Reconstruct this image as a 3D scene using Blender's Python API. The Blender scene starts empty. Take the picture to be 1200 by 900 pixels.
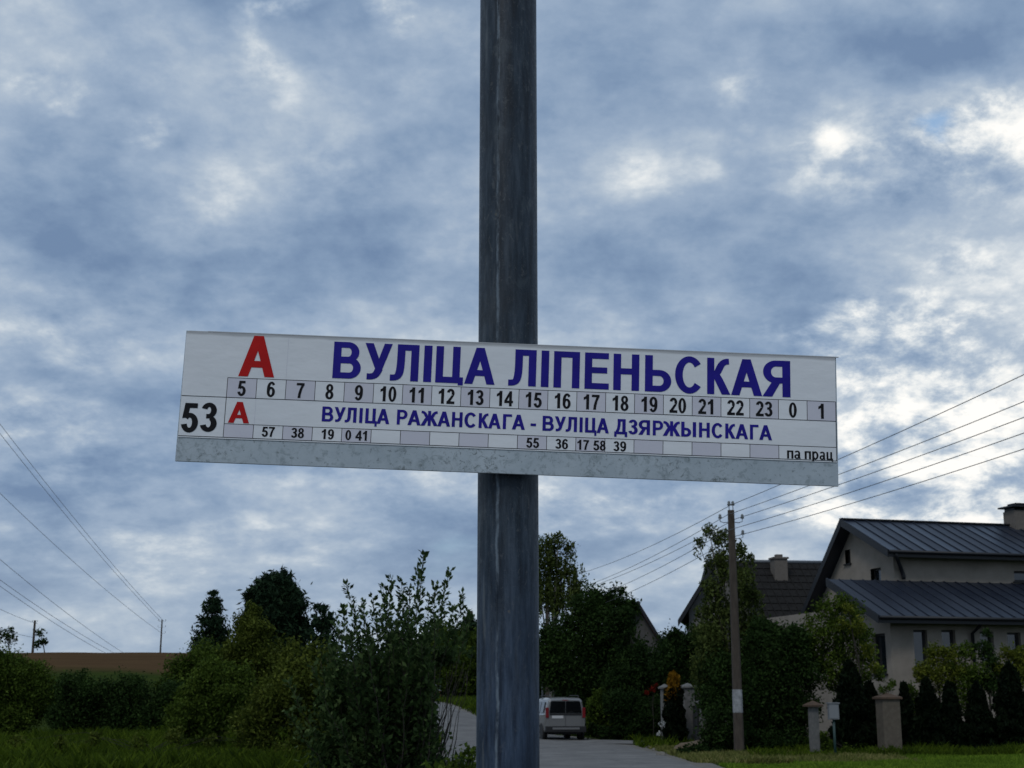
import bpy, math, random
import numpy as np
from mathutils import Vector, Matrix
from mathutils.geometry import delaunay_2d_cdt
R = math.radians
S = bpy.context.scene
COL = S.collection
rng = np.random.default_rng(7)
random.seed(7)

# ------------------------------------------------------------------ camera
F = 1631.0; PITCH = math.atan(368 / F); CAMZ = 1.6
cam = bpy.data.cameras.new('camera'); cam.sensor_width = 36; cam.lens = F / 1200 * 36
cam.clip_start = 0.05; cam.clip_end = 6000
cam.dof.use_dof = True; cam.dof.focus_distance = 2.30; cam.dof.aperture_fstop = 26
camo = bpy.data.objects.new('camera', cam); COL.objects.link(camo)
camo.location = (0, 0, CAMZ); camo.rotation_euler = (math.pi / 2 + PITCH, 0, 0)
S.camera = camo
CT, ST = math.cos(PITCH), math.sin(PITCH)

def ray(px, py):
    yc = (450 - py) / F
    return Vector(((px - 600) / F, CT - yc * ST, ST + yc * CT))
def at(px, py, Y):                       # the point Y metres north of the photographer seen at that pixel
    d = ray(px, py); t = Y / d.y
    return Vector((d.x * t, Y, CAMZ + d.z * t))
def mpp(Y):                              # metres per pixel at that distance
    return Y / CT / F

# ------------------------------------------------------------------ node helpers
class NT:
    def __init__(s, tree): s.t = tree; s.n = tree.nodes; s.l = tree.links
    def new(s, typ, **kw):
        n = s.n.new(typ)
        for k, v in kw.items(): setattr(n, k, v)
        return n
    def link(s, a, b): s.l.new(a, b)
    def inp(s, sock, v):
        if hasattr(v, 'is_linked') or isinstance(v, bpy.types.NodeSocket): s.link(v, sock)
        else: sock.default_value = v
    def math(s, op, a, b=0.0, c=None, clamp=False):
        n = s.new('ShaderNodeMath', operation=op); n.use_clamp = clamp
        s.inp(n.inputs[0], a); s.inp(n.inputs[1], b)
        if c is not None: s.inp(n.inputs[2], c)
        return n.outputs[0]
    def vmath(s, op, a, b=(0, 0, 0)):
        n = s.new('ShaderNodeVectorMath', operation=op)
        s.inp(n.inputs[0], a); s.inp(n.inputs[1], b)
        return n.outputs['Value'] if op in ('LENGTH', 'DISTANCE', 'DOT_PRODUCT') else n.outputs[0]
    def noise(s, vec, scale, detail=4, rough=0.55, dist=0.0, col=False):
        n = s.new('ShaderNodeTexNoise'); s.inp(n.inputs['Vector'], vec)
        n.inputs['Scale'].default_value = scale; n.inputs['Detail'].default_value = detail
        n.inputs['Roughness'].default_value = rough; n.inputs['Distortion'].default_value = dist
        return n.outputs['Color' if col else 'Fac']
    def ramp(s, fac, stops):
        n = s.new('ShaderNodeValToRGB'); e = n.color_ramp.elements
        while len(e) > 1: e.remove(e[0])
        for i, (p, c) in enumerate(stops):
            el = e[0] if i == 0 else e.new(p)
            el.position = p; el.color = (*c, 1) if len(c) == 3 else c
        s.inp(n.inputs[0], fac); return n.outputs[0]
    def mr(s, v, a, b, c, d, smooth=True):
        n = s.new('ShaderNodeMapRange'); n.interpolation_type = 'SMOOTHSTEP' if smooth else 'LINEAR'
        s.inp(n.inputs[0], v)
        for i, x in enumerate((a, b, c, d)): n.inputs[1 + i].default_value = x
        return n.outputs[0]
    def mix(s, f, a, b):
        n = s.new('ShaderNodeMix', data_type='RGBA'); s.inp(n.inputs[0], f)
        for k, v in ((6, a), (7, b)):
            s.inp(n.inputs[k], (*v, 1) if isinstance(v, tuple) and len(v) == 3 else v)
        return n.outputs[2]
    def comb(s, x, y, z):
        n = s.new('ShaderNodeCombineXYZ')
        for i, v in enumerate((x, y, z)): s.inp(n.inputs[i], v)
        return n.outputs[0]

# ------------------------------------------------------------------ sky, sun, exposure
SUN_EL, SUN_AZ = R(48), R(205)           # azimuth clockwise from north (+Y)
w = bpy.data.worlds.new('World'); S.world = w; w.use_nodes = True
w.node_tree.nodes.clear(); N = NT(w.node_tree)
STR = 0.1
sky = N.new('ShaderNodeTexSky'); sky.sky_type = 'NISHITA'; sky.sun_disc = False
sky.sun_elevation = SUN_EL; sky.sun_rotation = SUN_AZ
tc = N.new('ShaderNodeTexCoord').outputs['Generated']
sep = N.new('ShaderNodeSeparateXYZ'); N.link(tc, sep.inputs[0])
dx, dy, dz = sep.outputs
az = N.math('ARCTAN2', dx, dy); el = N.math('ARCSINE', dz)
den = N.math('ADD', N.math('MAXIMUM', dz, 0.0), 0.24)
plane = N.comb(N.math('DIVIDE', dx, den), N.math('DIVIDE', dy, den), 0.0)
den2 = N.math('ADD', N.math('MAXIMUM', dz, 0.0), 0.42)
plane2 = N.comb(N.math('DIVIDE', dx, den2), N.math('DIVIDE', dy, den2), 0.0)
n1 = N.noise(plane, 1.9, 8, 0.52, 0.25)
n2 = N.noise(N.vmath('ADD', plane2, (5.3, 2.1, 0)), 6.4, 8, 0.58, 0.15)
n3 = N.noise(N.vmath('ADD', plane2, (1.3, 7.1, 0)), 22.0, 7, 0.6, 0.1)
azel = N.comb(az, el, 0.0)
wn = N.noise(plane, 3.2, 5, 0.55, 0, True)
wv = N.vmath('MULTIPLY', N.vmath('SUBTRACT', wn, (0.5, 0.5, 0.5)), (0.17, 0.10, 0.0))
wn2 = N.noise(plane, 13.0, 5, 0.6, 0, True)
wv2 = N.vmath('MULTIPLY', N.vmath('SUBTRACT', wn2, (0.5, 0.5, 0.5)), (0.055, 0.035, 0.0))
azw = N.vmath('ADD', N.vmath('ADD', azel, wv), wv2)
BLOBS = [  # brighter and darker cloud banks: where in the sky, how wide, how strong
 (1080,180,170,70,.36),(955,130,50,40,.15),(880,85,45,30,.26),(945,170,40,40,.14),(1165,130,80,60,.20),
 (1140,300,90,30,.25),(955,384,65,22,.42),(1060,430,190,80,.36),(1010,490,190,90,.32),(1150,560,150,90,.36),(1080,580,220,50,.26),
 (760,190,70,30,.18),(295,50,45,60,.24),(68,95,40,16,.26),(140,130,36,15,.26),(250,220,45,40,.12),
 (405,200,75,40,.2),(345,0,55,14,.45),(458,20,20,20,.3),(105,395,110,40,.20),(60,500,120,40,.22),
 (680,590,190,45,.26),(380,560,200,30,.14),(1010,570,110,35,.24),(200,650,260,25,.14),(1120,380,120,50,.14),(700,400,120,20,.1),
 (50,240,150,90,-.24),(200,300,220,50,-.14),(330,310,120,50,-.14),(720,310,200,60,-.10),(700,90,120,70,-.08),
 (1100,30,140,40,-.22),(1020,245,130,30,-.10),(1020,340,160,30,-.16),(100,565,150,30,-.16),(450,110,90,70,-.08),
 (1060,515,70,24,-.20),(1120,470,50,24,-.18),(820,240,80,80,-.06),(30,330,100,60,-.14),(180,455,130,30,-.08)]
B = DK = None
for (px, py, rx, ry, amp) in BLOBS:
    d = ray(px, py).normalized()
    q = N.vmath('SUBTRACT', azw, (math.atan2(d.x, d.y), math.asin(d.z), 0))
    q = N.vmath('MULTIPLY', q, (F / rx, F / ry, 0))
    b = N.mr(N.vmath('LENGTH', q), 0.0, 1.5, amp, 0.0)
    if amp > 0: B = b if B is None else N.math('ADD', B, b)
    else: DK = b if DK is None else N.math('ADD', DK, b)
# the banks break up into ragged wisps instead of round glows
n4 = N.noise(N.vmath('ADD', N.vmath('MULTIPLY', plane2, (1.0, 1.0, 1)), (9.3, 4.1, 0)), 9.0, 12, 0.66, 0.15)
wisp = N.mr(n4, .34, .66, .15, 1.75)
B = N.math('MULTIPLY', N.math('MINIMUM', B, 0.42), wisp)
Bn = None
tot = N.math('MULTIPLY_ADD', n1, 1.9, -0.56)
tot = N.math('ADD', tot, N.math('MULTIPLY_ADD', n2, 1.15, -0.60))
tot = N.math('ADD', tot, N.math('MULTIPLY_ADD', n3, 0.38, -0.19))
tot = N.math('ADD', tot, B)
tot = N.math('ADD', tot, DK)
n6 = N.noise(N.vmath('ADD', plane2, (4.3, 3.1, 0)), 60.0, 5, 0.6)
tot = N.math('ADD', tot, N.math('MULTIPLY_ADD', n6, 0.14, -0.07))
cl = N.ramp(tot, [(0.0, (.155, .235, .375)), (.20, (.215, .305, .445)), (.40, (.30, .39, .52)), (.56, (.405, .485, .585)),
                  (.70, (.56, .62, .68)), (.86, (.80, .82, .82)), (1.0, (.97, .95, .91))])
# thinner, paler and greyer towards the horizon
lowf = N.mr(el, 0.0, 0.16, 0.38, 0.0)
cl = N.mix(lowf, cl, (.43, .50, .565))
cl10 = N.vmath('MULTIPLY', cl, (1 / STR,) * 3)
d = ray(1106, 142).normalized()
q = N.vmath('MULTIPLY', N.vmath('SUBTRACT', N.vmath('ADD', azel, wv2), (math.atan2(d.x, d.y) + .0, math.asin(d.z), 0)), (F / 22, F / 16, 0))
hole = N.mr(N.vmath('LENGTH', q), 0.2, 1.3, 0.85, 0.0)
clear = N.vmath('MULTIPLY', sky.outputs[0], (1.5, 1.6, 1.55))
veil = N.mr(N.math('ADD', n1, 0.0), 0.22, 0.36, 0.2, 0.0)     # where the deck thins out the blue shows
fin = N.mix(N.math('MAXIMUM', hole, veil), cl10, clear)
bg = N.new('ShaderNodeBackground'); bg.inputs[1].default_value = STR
N.link(fin, bg.inputs[0])
wo = N.new('ShaderNodeOutputWorld'); N.link(bg.outputs[0], wo.inputs[0])
w.cycles.sampling_method = 'MANUAL'; w.cycles.sample_map_resolution = 512

sun = bpy.data.lights.new('sun', 'SUN'); sun.energy = 0.8; sun.angle = R(14); sun.color = (1, .97, .92)
so = bpy.data.objects.new('sun', sun); COL.objects.link(so)
sd = Vector((math.sin(SUN_AZ) * math.cos(SUN_EL), math.cos(SUN_AZ) * math.cos(SUN_EL), math.sin(SUN_EL)))
so.rotation_euler = sd.to_track_quat('Z', 'Y').to_euler(); so.location = sd * 50
S.view_settings.view_transform = 'Standard'; S.view_settings.look = 'None'
S.view_settings.exposure = 0.1; S.view_settings.gamma = 1.0
S.cycles.use_denoising = True
S.cycles.max_bounces = 5; S.cycles.diffuse_bounces = 2; S.cycles.transparent_max_bounces = 6

# ------------------------------------------------------------------ materials
def mat(name, col, rough=.7, metal=0.0, var=None, scale=8, bump=0.0, bscale=40, spec=0.4, detail=5, stretch=(1, 1, 1), coat=0):
    m = bpy.data.materials.new(name); m.use_nodes = True; t = NT(m.node_tree)
    p = m.node_tree.nodes['Principled BSDF']
    p.inputs['Roughness'].default_value = rough; p.inputs['Metallic'].default_value = metal
    p.inputs['Specular IOR Level'].default_value = spec; p.inputs['Coat Weight'].default_value = coat
    co = t.new('ShaderNodeTexCoord').outputs['Object']
    co = t.vmath('MULTIPLY', co, stretch)
    if var:
        f = t.noise(co, scale, detail, .6)
        t.link(t.ramp(f, [(.3, col), (.7, var)]), p.inputs['Base Color'])
    else: p.inputs['Base Color'].default_value = (*col, 1)
    if bump:
        b = t.new('ShaderNodeBump'); b.inputs['Strength'].default_value = bump; b.inputs['Distance'].default_value = .02
        t.link(t.noise(co, bscale, 4), b.inputs['Height']); t.link(b.outputs[0], p.inputs['Normal'])
    return m
def leafmat(name, c1, c2, c3=None, trans=.25):
    m = bpy.data.materials.new(name); m.use_nodes = True; t = NT(m.node_tree)
    p = m.node_tree.nodes['Principled BSDF']
    g = t.new('ShaderNodeNewGeometry').outputs['Random Per Island']
    co = t.new('ShaderNodeTexCoord').outputs['Object']
    f = t.math('MULTIPLY_ADD', t.noise(co, .9, 3), .9, -.2)
    f = t.math('ADD', f, t.math('MULTIPLY', g, .5))
    c = t.ramp(f, [(.2, c1), (.55, c2), (.9, c3 or tuple(x * 1.5 for x in c2))])
    t.link(c, p.inputs['Base Color'])
    p.inputs['Roughness'].default_value = .7; p.inputs['Specular IOR Level'].default_value = .06
    tr = t.new('ShaderNodeBsdfTranslucent'); t.link(c, tr.inputs[0])
    ms = t.new('ShaderNodeMixShader'); ms.inputs[0].default_value = trans
    out = m.node_tree.nodes['Material Output']
    t.link(p.outputs[0], ms.inputs[1]); t.link(tr.outputs[0], ms.inputs[2]); t.link(ms.outputs[0], out.inputs[0])
    return m

M = {}
M['bark'] = mat('bark', (.022, .018, .014), .9, var=(.045, .038, .03), scale=6, stretch=(1, 1, .3))
M['birch_bark'] = mat('birch_bark', (.30, .29, .27), .8, var=(.06, .055, .05), scale=3)
M['leaf_dark'] = leafmat('leaf_dark', (0.0115, 0.0218, 0.0057), (0.0230, 0.0459, 0.0108), (0.0506, 0.0945, 0.0203))
M['leaf_deep'] = leafmat('leaf_deep', (.010, .021, .006), (.018, .038, .009), (.034, .060, .014))
M['leaf_mid'] = leafmat('leaf_mid', (0.0272, 0.0462, 0.0068), (0.0576, 0.0928, 0.0128), (0.1300, 0.1840, 0.0280))
M['leaf_olive'] = leafmat('leaf_olive', (0.0306, 0.0421, 0.0064), (0.0675, 0.0900, 0.0135), (0.1594, 0.1875, 0.0319))
M['leaf_light'] = leafmat('leaf_light', (.045, .060, .008), (.095, .118, .014), (.19, .20, .03))
M['leaf_birch'] = leafmat('leaf_birch', (0.0296, 0.0444, 0.0111), (0.0638, 0.0870, 0.0203), (0.1269, 0.1595, 0.0435))
M['needle_spruce'] = leafmat('needle_spruce', (0.0074, 0.0170, 0.0085), (0.0150, 0.0325, 0.0150), (0.0312, 0.0562, 0.0250), .1)
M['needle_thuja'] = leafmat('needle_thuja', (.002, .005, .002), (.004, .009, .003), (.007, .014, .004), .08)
M['needle_gold'] = leafmat('needle_gold', (.10, .045, .004), (.16, .08, .006), (.22, .12, .01), .15)
M['flower_red'] = leafmat('flower_red', (.12, .01, .005), (.16, .014, .008), (.2, .02, .01))
M['flower_white'] = leafmat('flower_white', (.5, .52, .5), (.6, .6, .58), (.7, .7, .66))
M['grass'] = leafmat('grass', (0.0243, 0.0442, 0.0044), (0.0546, 0.0884, 0.0065), (0.1138, 0.1625, 0.0146), .3)
M['grass_bright'] = leafmat('grass_bright', (0.0612, 0.1122, 0.0102), (0.1140, 0.1920, 0.0168), (0.2100, 0.3000, 0.0330), .3)
M['grass_dry'] = leafmat('grass_dry', (0.0744, 0.0903, 0.0213), (0.1500, 0.1625, 0.0438), (0.3125, 0.2656, 0.1094), .3)
M['gal'] = None

# ------------------------------------------------------------------ mesh helpers
class MB:
    def __init__(s): s.v = []; s.f = []; s.mi = []
    def add(s, vs, fs, m=0):
        o = len(s.v); s.v += [tuple(v) for v in vs]; s.f += [tuple(i + o for i in f) for f in fs]; s.mi += [m] * len(fs)
        return s
    def box(s, c, d, m=0, ax=None):
        c = Vector(c); hx, hy, hz = (x / 2 for x in d)
        A = ax or (Vector((1, 0, 0)), Vector((0, 1, 0)), Vector((0, 0, 1)))
        vs = [c + A[0] * (x * hx) + A[1] * (y * hy) + A[2] * (z * hz) for z in (-1, 1) for y in (-1, 1) for x in (-1, 1)]
        return s.add(vs, [(0, 2, 3, 1), (4, 5, 7, 6), (0, 1, 5, 4), (2, 6, 7, 3), (1, 3, 7, 5), (0, 4, 6, 2)], m)
    def tube(s, pts, rad, n=8, m=0, caps=True):
        pts = [Vector(p) for p in pts]; k = len(pts)
        if not hasattr(rad, '__len__'): rad = [rad] * k
        rings = []
        prev = None
        for i, p in enumerate(pts):
            t = (pts[min(i + 1, k - 1)] - pts[max(i - 1, 0)]).normalized()
            a = prev if prev is not None else (Vector((1, 0, 0)) if abs(t.x) < .8 else Vector((0, 1, 0)))
            a = (a - t * a.dot(t)).normalized(); prev = a; b = t.cross(a)
            rings.append([p + (a * math.cos(2 * math.pi * j / n) + b * math.sin(2 * math.pi * j / n)) * rad[i] for j in range(n)])
        vs = [v for r in rings for v in r]
        fs = [(i * n + j, i * n + (j + 1) % n, (i + 1) * n + (j + 1) % n, (i + 1) * n + j) for i in range(k - 1) for j in range(n)]
        if caps: fs += [tuple(range(n))[::-1], tuple(range((k - 1) * n, k * n))]
        return s.add(vs, fs, m)
    def prism(s, outline, off, m=0):     # closed outline (3-D points in a plane), pushed by off
        n = len(outline); o = Vector(off); a = [Vector(p) for p in outline]
        return s.add(a + [p + o for p in a], [tuple(range(n)), tuple(range(2 * n - 1, n - 1, -1))] +
                     [(i, i + n, (i + 1) % n + n, (i + 1) % n) for i in range(n)], m)
    def build(s, name, mats, parent=None, org=None, smooth=False, bevel=0):
        me = bpy.data.meshes.new(name)
        if org is None and parent is not None: org = parent.get('_o')
        vs = s.v
        if org is not None: vs = [(v[0] - org[0], v[1] - org[1], v[2] - org[2]) for v in vs]
        me.from_pydata(vs, [], s.f)
        for m in (mats if isinstance(mats, (list, tuple)) else [mats]): me.materials.append(m)
        if any(s.mi): me.polygons.foreach_set('material_index', s.mi)
        if smooth: me.polygons.foreach_set('use_smooth', [True] * len(me.polygons))
        me.update()
        import bmesh
        if len(s.f) < 20000:
            bm = bmesh.new(); bm.from_mesh(me); bmesh.ops.recalc_face_normals(bm, faces=bm.faces)
            if bevel: bmesh.ops.bevel(bm, geom=bm.edges[:], offset=bevel, segments=2, affect='EDGES', profile=.6)
            bm.to_mesh(me); bm.free()
        o = bpy.data.objects.new(name, me); COL.objects.link(o)
        if parent is not None: o.parent = parent
        return o
def tag(o, label=None, cat=None, group=None, kind=None):
    for k, v in (('label', label), ('category', cat), ('group', group), ('kind', kind)):
        if v: o[k] = v
    return o
def thing(name, label, cat, loc, group=None, rotz=0):
    o = bpy.data.objects.new(name, None); COL.objects.link(o); o.empty_display_size = .2
    o.location = loc; o.rotation_euler = (0, 0, rotz); tag(o, label, cat, group)
    o['_o'] = tuple(loc); return o
def quads(name, V, mats, parent=None, org=None, mi=None):
    """V: (n,4,3) array of separate leaf faces"""
    n = len(V); me = bpy.data.meshes.new(name)
    if org is None and parent is not None: org = parent.get('_o')
    co = V.reshape(-1, 3) - (np.array(list(org)) if org is not None else 0)
    me.vertices.add(4 * n); me.vertices.foreach_set('co', co.astype('f').ravel())
    me.loops.add(4 * n); me.loops.foreach_set('vertex_index', np.arange(4 * n, dtype='i'))
    me.polygons.add(n); me.polygons.foreach_set('loop_start', np.arange(0, 4 * n, 4, dtype='i'))
    for m in (mats if isinstance(mats, (list, tuple)) else [mats]): me.materials.append(m)
    if mi is not None: me.polygons.foreach_set('material_index', mi.astype('i'))
    me.update(calc_edges=True); me.validate()
    o = bpy.data.objects.new(name, me); COL.objects.link(o)
    if parent is not None: o.parent = parent
    return o
def unit(a): return a / np.maximum(np.linalg.norm(a, axis=1, keepdims=True), 1e-9)
def leaves(P, size, up=None, elong=1.5, droop=0.0, updir=0.0):
    """leaf rhombi at P; size scalar or array"""
    n = len(P); d = unit(rng.normal(size=(n, 3)) + np.array([0, 0, updir - droop]))
    r = unit(np.cross(d, rng.normal(size=(n, 3))))
    s = (np.broadcast_to(size, n) * rng.uniform(.45, 1.5, n))[:, None]
    L = d * s * elong * .5; W = r * s * .36
    bend = np.cross(d, r) * s * .12
    return np.stack([P - L, P + W - bend, P + L, P - W - bend], 1)

# ------------------------------------------------------------------ ground
def sm(a, b, x):
    t = np.clip((x - a) / (b - a), 0, 1); return t * t * (3 - 2 * t)
def height(x, y):
    x = np.asarray(x, float); y = np.asarray(y, float)
    h = 1.35 * sm(56, 92, y) * (1 - sm(-3, 5, x))
    h = h + 5.1 * sm(75, 160, y) * (1 - sm(-34, -8, x)) - 1.6 * sm(164, 260, y) * (1 - sm(-34, -8, x))
    h = h + .25 * sm(-8, -14, -(-x)) * 0
    h = h + .10 * np.sin(x * .31 + 1) * np.sin(y * .27) * sm(8, 14, np.abs(x + .5)) * sm(20, 30, y)
    return h
def gz(x, y): return float(height(x, y))
def axis(lo, hi, step, far):
    a = list(np.arange(lo, hi + .01, step)); s = step; x = hi
    while x < far: s *= 1.25; x += s; a.append(x)
    s = step; x = lo; b = []
    while x > -far: s *= 1.25; x -= s; b.append(x)
    return np.array(b[::-1] + a)
xs = axis(-70, 45, 1.0, 2600); ys = axis(-12, 200, 1.0, 3200)
X, Y = np.meshgrid(xs, ys); Z = height(X, Y)
nx, ny = len(xs), len(ys)
idx = np.arange(nx * ny).reshape(ny, nx)
g = MB(); g.v = list(map(tuple, np.stack([X, Y, Z], -1).reshape(-1, 3)))
g.f = list(map(tuple, np.stack([idx[:-1, :-1], idx[:-1, 1:], idx[1:, 1:], idx[1:, :-1]], -1).reshape(-1, 4))); g.mi = [0] * len(g.f)
m = bpy.data.materials.new('meadow_soil'); m.use_nodes = True; t = NT(m.node_tree); p = m.node_tree.nodes['Principled BSDF']
co = t.new('ShaderNodeTexCoord').outputs['Object']; sp = t.new('ShaderNodeSeparateXYZ'); t.link(co, sp.inputs[0])
nz = t.noise(co, .6, 6, .65); nf = t.noise(co, 6, 4, .6)
gr = t.ramp(nz, [(.3, (.020, .036, .009)), (.6, (.04, .06, .013)), (.8, (.075, .075, .025))])
fieldc = t.ramp(t.noise(t.vmath('MULTIPLY', co, (.25, 1.6, 1)), .5, 8, .75), [(.3, (.075, .042, .024)), (.7, (.12, .075, .038))])
ff = t.math('MULTIPLY', t.mr(sp.outputs[1], 112, 122, 0, 1), t.mr(sp.outputs[0], -14, -10, 1, 0))
c = t.mix(ff, gr, fieldc)
c = t.mix(t.math('MULTIPLY', nf, .35), c, (.03, .03, .018))
t.link(c, p.inputs['Base Color']); p.inputs['Roughness'].default_value = 1; p.inputs['Specular IOR Level'].default_value = .0
M['ground'] = m
tag(g.build('ground', m, smooth=True), kind='structure')

def strip(name, pts, widths, mat_, lift, sub=2.0):
    """a road laid over the terrain along centre points"""
    C = []
    for i in range(len(pts) - 1):
        (x0, y0), (x1, y1) = pts[i], pts[i + 1]
        n = max(1, int(math.hypot(x1 - x0, y1 - y0) / sub))
        for k in range(n): C.append((x0 + (x1 - x0) * k / n, y0 + (y1 - y0) * k / n, widths[i] + (widths[i + 1] - widths[i]) * k / n))
    C.append((*pts[-1], widths[-1]))
    C = np.array(C); 
    for _ in range(4): C[1:-1, :] = (C[:-2] + 2 * C[1:-1] + C[2:]) / 4
    T = np.gradient(C[:, :2], axis=0); T = unit(T); Nn = np.stack([-T[:, 1], T[:, 0]], 1)
    b = MB(); K = 6
    for i in range(len(C)):
        for k in range(K + 1):
            u = (k / K - .5); e = (rng.uniform(-.12, .12) if k in (0, K) else 0)
            x, y = C[i, :2] - Nn[i] * (C[i, 2] * u * 1.0 + e)
            b.v.append((x, y, gz(x, y) + lift + .05 * (1 - (2 * u) ** 2)))
    for i in range(len(C) - 1):
        for k in range(K):
            a = i * (K + 1) + k; b.f.append((a, a + 1, a + K + 2, a + K + 1)); b.mi.append(0)
    return b.build(name, mat_, smooth=True)
m = bpy.data.materials.new('asphalt'); m.use_nodes = True; t = NT(m.node_tree); p = m.node_tree.nodes['Principled BSDF']
co = t.new('ShaderNodeTexCoord').outputs['Object']
a1 = t.noise(co, .8, 6, .7); a2 = t.noise(co, 30, 3, .6)
c = t.ramp(a1, [(.3, (.085, .08, .073)), (.5, (.14, .132, .122)), (.7, (.21, .20, .185))])
vo = t.new('ShaderNodeTexVoronoi', feature='DISTANCE_TO_EDGE'); vo.inputs['Scale'].default_value = .45
t.link(t.vmath('ADD', co, t.vmath('MULTIPLY', t.noise(co, 2, 4, .6, 0, True), (.8, .8, .8))), vo.inputs['Vector'])
crack = t.mr(vo.outputs['Distance'], .0, .02, .6, 0)
c = t.mix(crack, c, (.04, .04, .04)); c = t.mix(t.math('MULTIPLY', a2, .3), c, (.07, .07, .07))
t.link(c, p.inputs['Base Color']); p.inputs['Roughness'].default_value = .85
M['asphalt'] = m
M['gravel'] = mat('gravel', (.11, .10, .085), .95, var=(.17, .155, .13), scale=5, bump=.6, bscale=30)
strip_pts = [(1.2, -12), (1.2, 20), (1.25, 34), (1.1, 44), (.4, 54), (-1.8, 63), (-4.8, 72), (-6.8, 84), (-9.5, 98), (-13, 115), (-20, 135)]
tag(strip('gravel_shoulder', strip_pts, [7.4] * 11, M['gravel'], .012), kind='structure')
tag(strip('road', strip_pts, [6.2] * 11, M['asphalt'], .03), kind='structure')
tag(strip('driveway', [(3.0, 53), (5.5, 50.5), (8.6, 49.5)], [3.2, 2.6, 2.6], M['asphalt'], .045, .8), kind='structure')

def on_road(x, y):
    P = np.array(strip_pts); cx = np.interp(y, P[:, 1], P[:, 0]); return np.abs(x - cx) < 3.35
def grass_patch(name, label, x0, x1, y0, y1, n, hgt, material, wid=.022, mask=None):
    x = rng.uniform(x0, x1, n); y = rng.uniform(y0, y1, n)
    k = ~on_road(x, y)
    if mask is not None: k &= mask(x, y)
    x, y = x[k], y[k]; n = len(x); z = height(x, y)
    P = np.stack([x, y, z], 1)
    clump = .55 + .9 * (.5 + .5 * np.sin(x * 1.7 + np.sin(y * 1.3)) * np.sin(y * 1.9 + np.sin(x * .7)))
    h = (hgt * rng.uniform(.5, 1.2, n) * clump)[:, None]
    d = unit(np.stack([rng.normal(0, .3, n), rng.normal(0, .3, n), np.ones(n)], 1))
    a = rng.uniform(0, math.pi, n); wv = np.stack([np.cos(a), np.sin(a), np.zeros(n)], 1) * wid * .5
    tip = P + d * h + np.stack([d[:, 0], d[:, 1], np.zeros(n)], 1) * h * .6
    mid = P + d * h * .55
    V = np.stack([P - wv, P + wv, mid + wv * .8, tip], 1)
    o = quads(name, V, material); tag(o, label, 'grass', kind='stuff'); return o

# ------------------------------------------------------------------ the post and the stop sign
m = bpy.data.materials.new('weathered_steel'); m.use_nodes = True; t = NT(m.node_tree); p = m.node_tree.nodes['Principled BSDF']
co = t.new('ShaderNodeTexCoord').outputs['Object']
st = t.vmath('MULTIPLY', co, (1, 1, .11)); st2 = t.vmath('MULTIPLY', co, (1, 1, .16))
s1 = t.noise(st, 70, 6, .65); s2 = t.noise(st2, 38, 5, .6); s3 = t.noise(co, 160, 4, .7); s4 = t.noise(co, 7, 4, .55)
c = t.ramp(s1, [(.34, (.007, .012, .019)), (.5, (.016, .027, .041)), (.68, (.046, .064, .086))])
c = t.mix(t.mr(s2, .52, .75, 0, .55), c, (.085, .10, .115))
c = t.mix(t.mr(s3, .55, .75, 0, .4), c, (.10, .115, .13))
c = t.mix(t.mr(s4, .55, .72, 0, .35), c, (.018, .020, .022))
s5 = t.noise(t.vmath('MULTIPLY', co, (1, 1, .5)), 26, 6, .7, .4)
c = t.mix(t.mr(s5, .54, .66, 0, .45), c, (.062, .080, .094))
c = t.mix(t.mr(t.noise(t.vmath('MULTIPLY', co, (1, 1, .5)), 75, 6, .8, .6), .56, .64, 0, .45), c, (.11, .12, .125))
c = t.mix(t.mr(s5, .44, .36, 0, .35), c, (.006, .009, .014))
spz = t.new('ShaderNodeSeparateXYZ'); t.link(co, spz.inputs[0])
low = t.mr(spz.outputs[2], 1.95, 1.5, 0, .55)                # bluer tone on the lower stretch
c = t.mix(low, c, t.ramp(s1, [(.38, (.008, .017, .04)), (.64, (.052, .085, .15))]))
# a pale run of zinc down the weld line
ang = t.math('ARCTAN2', spz.outputs[0], t.math('MULTIPLY', spz.outputs[1], -1.0))
wob = t.math('MULTIPLY_ADD', t.noise(t.comb(0, 0, spz.outputs[2]), 9, 6, .65), .30, -.15)
dd = t.math('ABSOLUTE', t.math('ADD', t.math('ADD', ang, .35), wob))
run = t.math('MULTIPLY', t.mr(dd, .01, .075, 1, 0), t.mr(t.noise(t.vmath('MULTIPLY', co, (1, 1, .4)), 30, 5, .7), .40, .62, .0, .85))
c = t.mix(run, c, (.17, .215, .26))
dd2 = t.math('ABSOLUTE', t.math('ADD', t.math('ADD', ang, .86), wob))
run2 = t.math('MULTIPLY', t.mr(dd2, .02, .10, 1, 0), t.mr(t.noise(t.vmath('MULTIPLY', co, (1, 1, .25)), 11, 5, .7), .52, .62, .0, .5))
c = t.mix(run2, c, (.13, .145, .15))
vo = t.new('ShaderNodeTexVoronoi'); vo.inputs['Scale'].default_value = 42; t.link(co, vo.inputs['Vector'])
spk = t.math('MULTIPLY', t.mr(vo.outputs['Distance'], .06, .13, 1, 0), t.mr(t.noise(co, 9, 2), .56, .62, 0, .5))
c = t.mix(spk, c, (.13, .12, .095))
t.link(c, p.inputs['Base Color']); p.inputs['Metallic'].default_value = .0
t.link(t.mr(s3, .3, .7, .38, .62, False), p.inputs['Roughness']); p.inputs['Specular IOR Level'].default_value = .3
b = t.new('ShaderNodeBump'); b.inputs['Strength'].default_value = .35; b.inputs['Distance'].default_value = .0015
t.link(t.math('ADD', t.math('ADD', s1, s3), t.math('MULTIPLY', run, 1.2)), b.inputs['Height']); t.link(b.outputs[0], p.inputs['Normal'])
M['steel'] = m
PX, PY, PR = -.0067, 2.328, .0512
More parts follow.
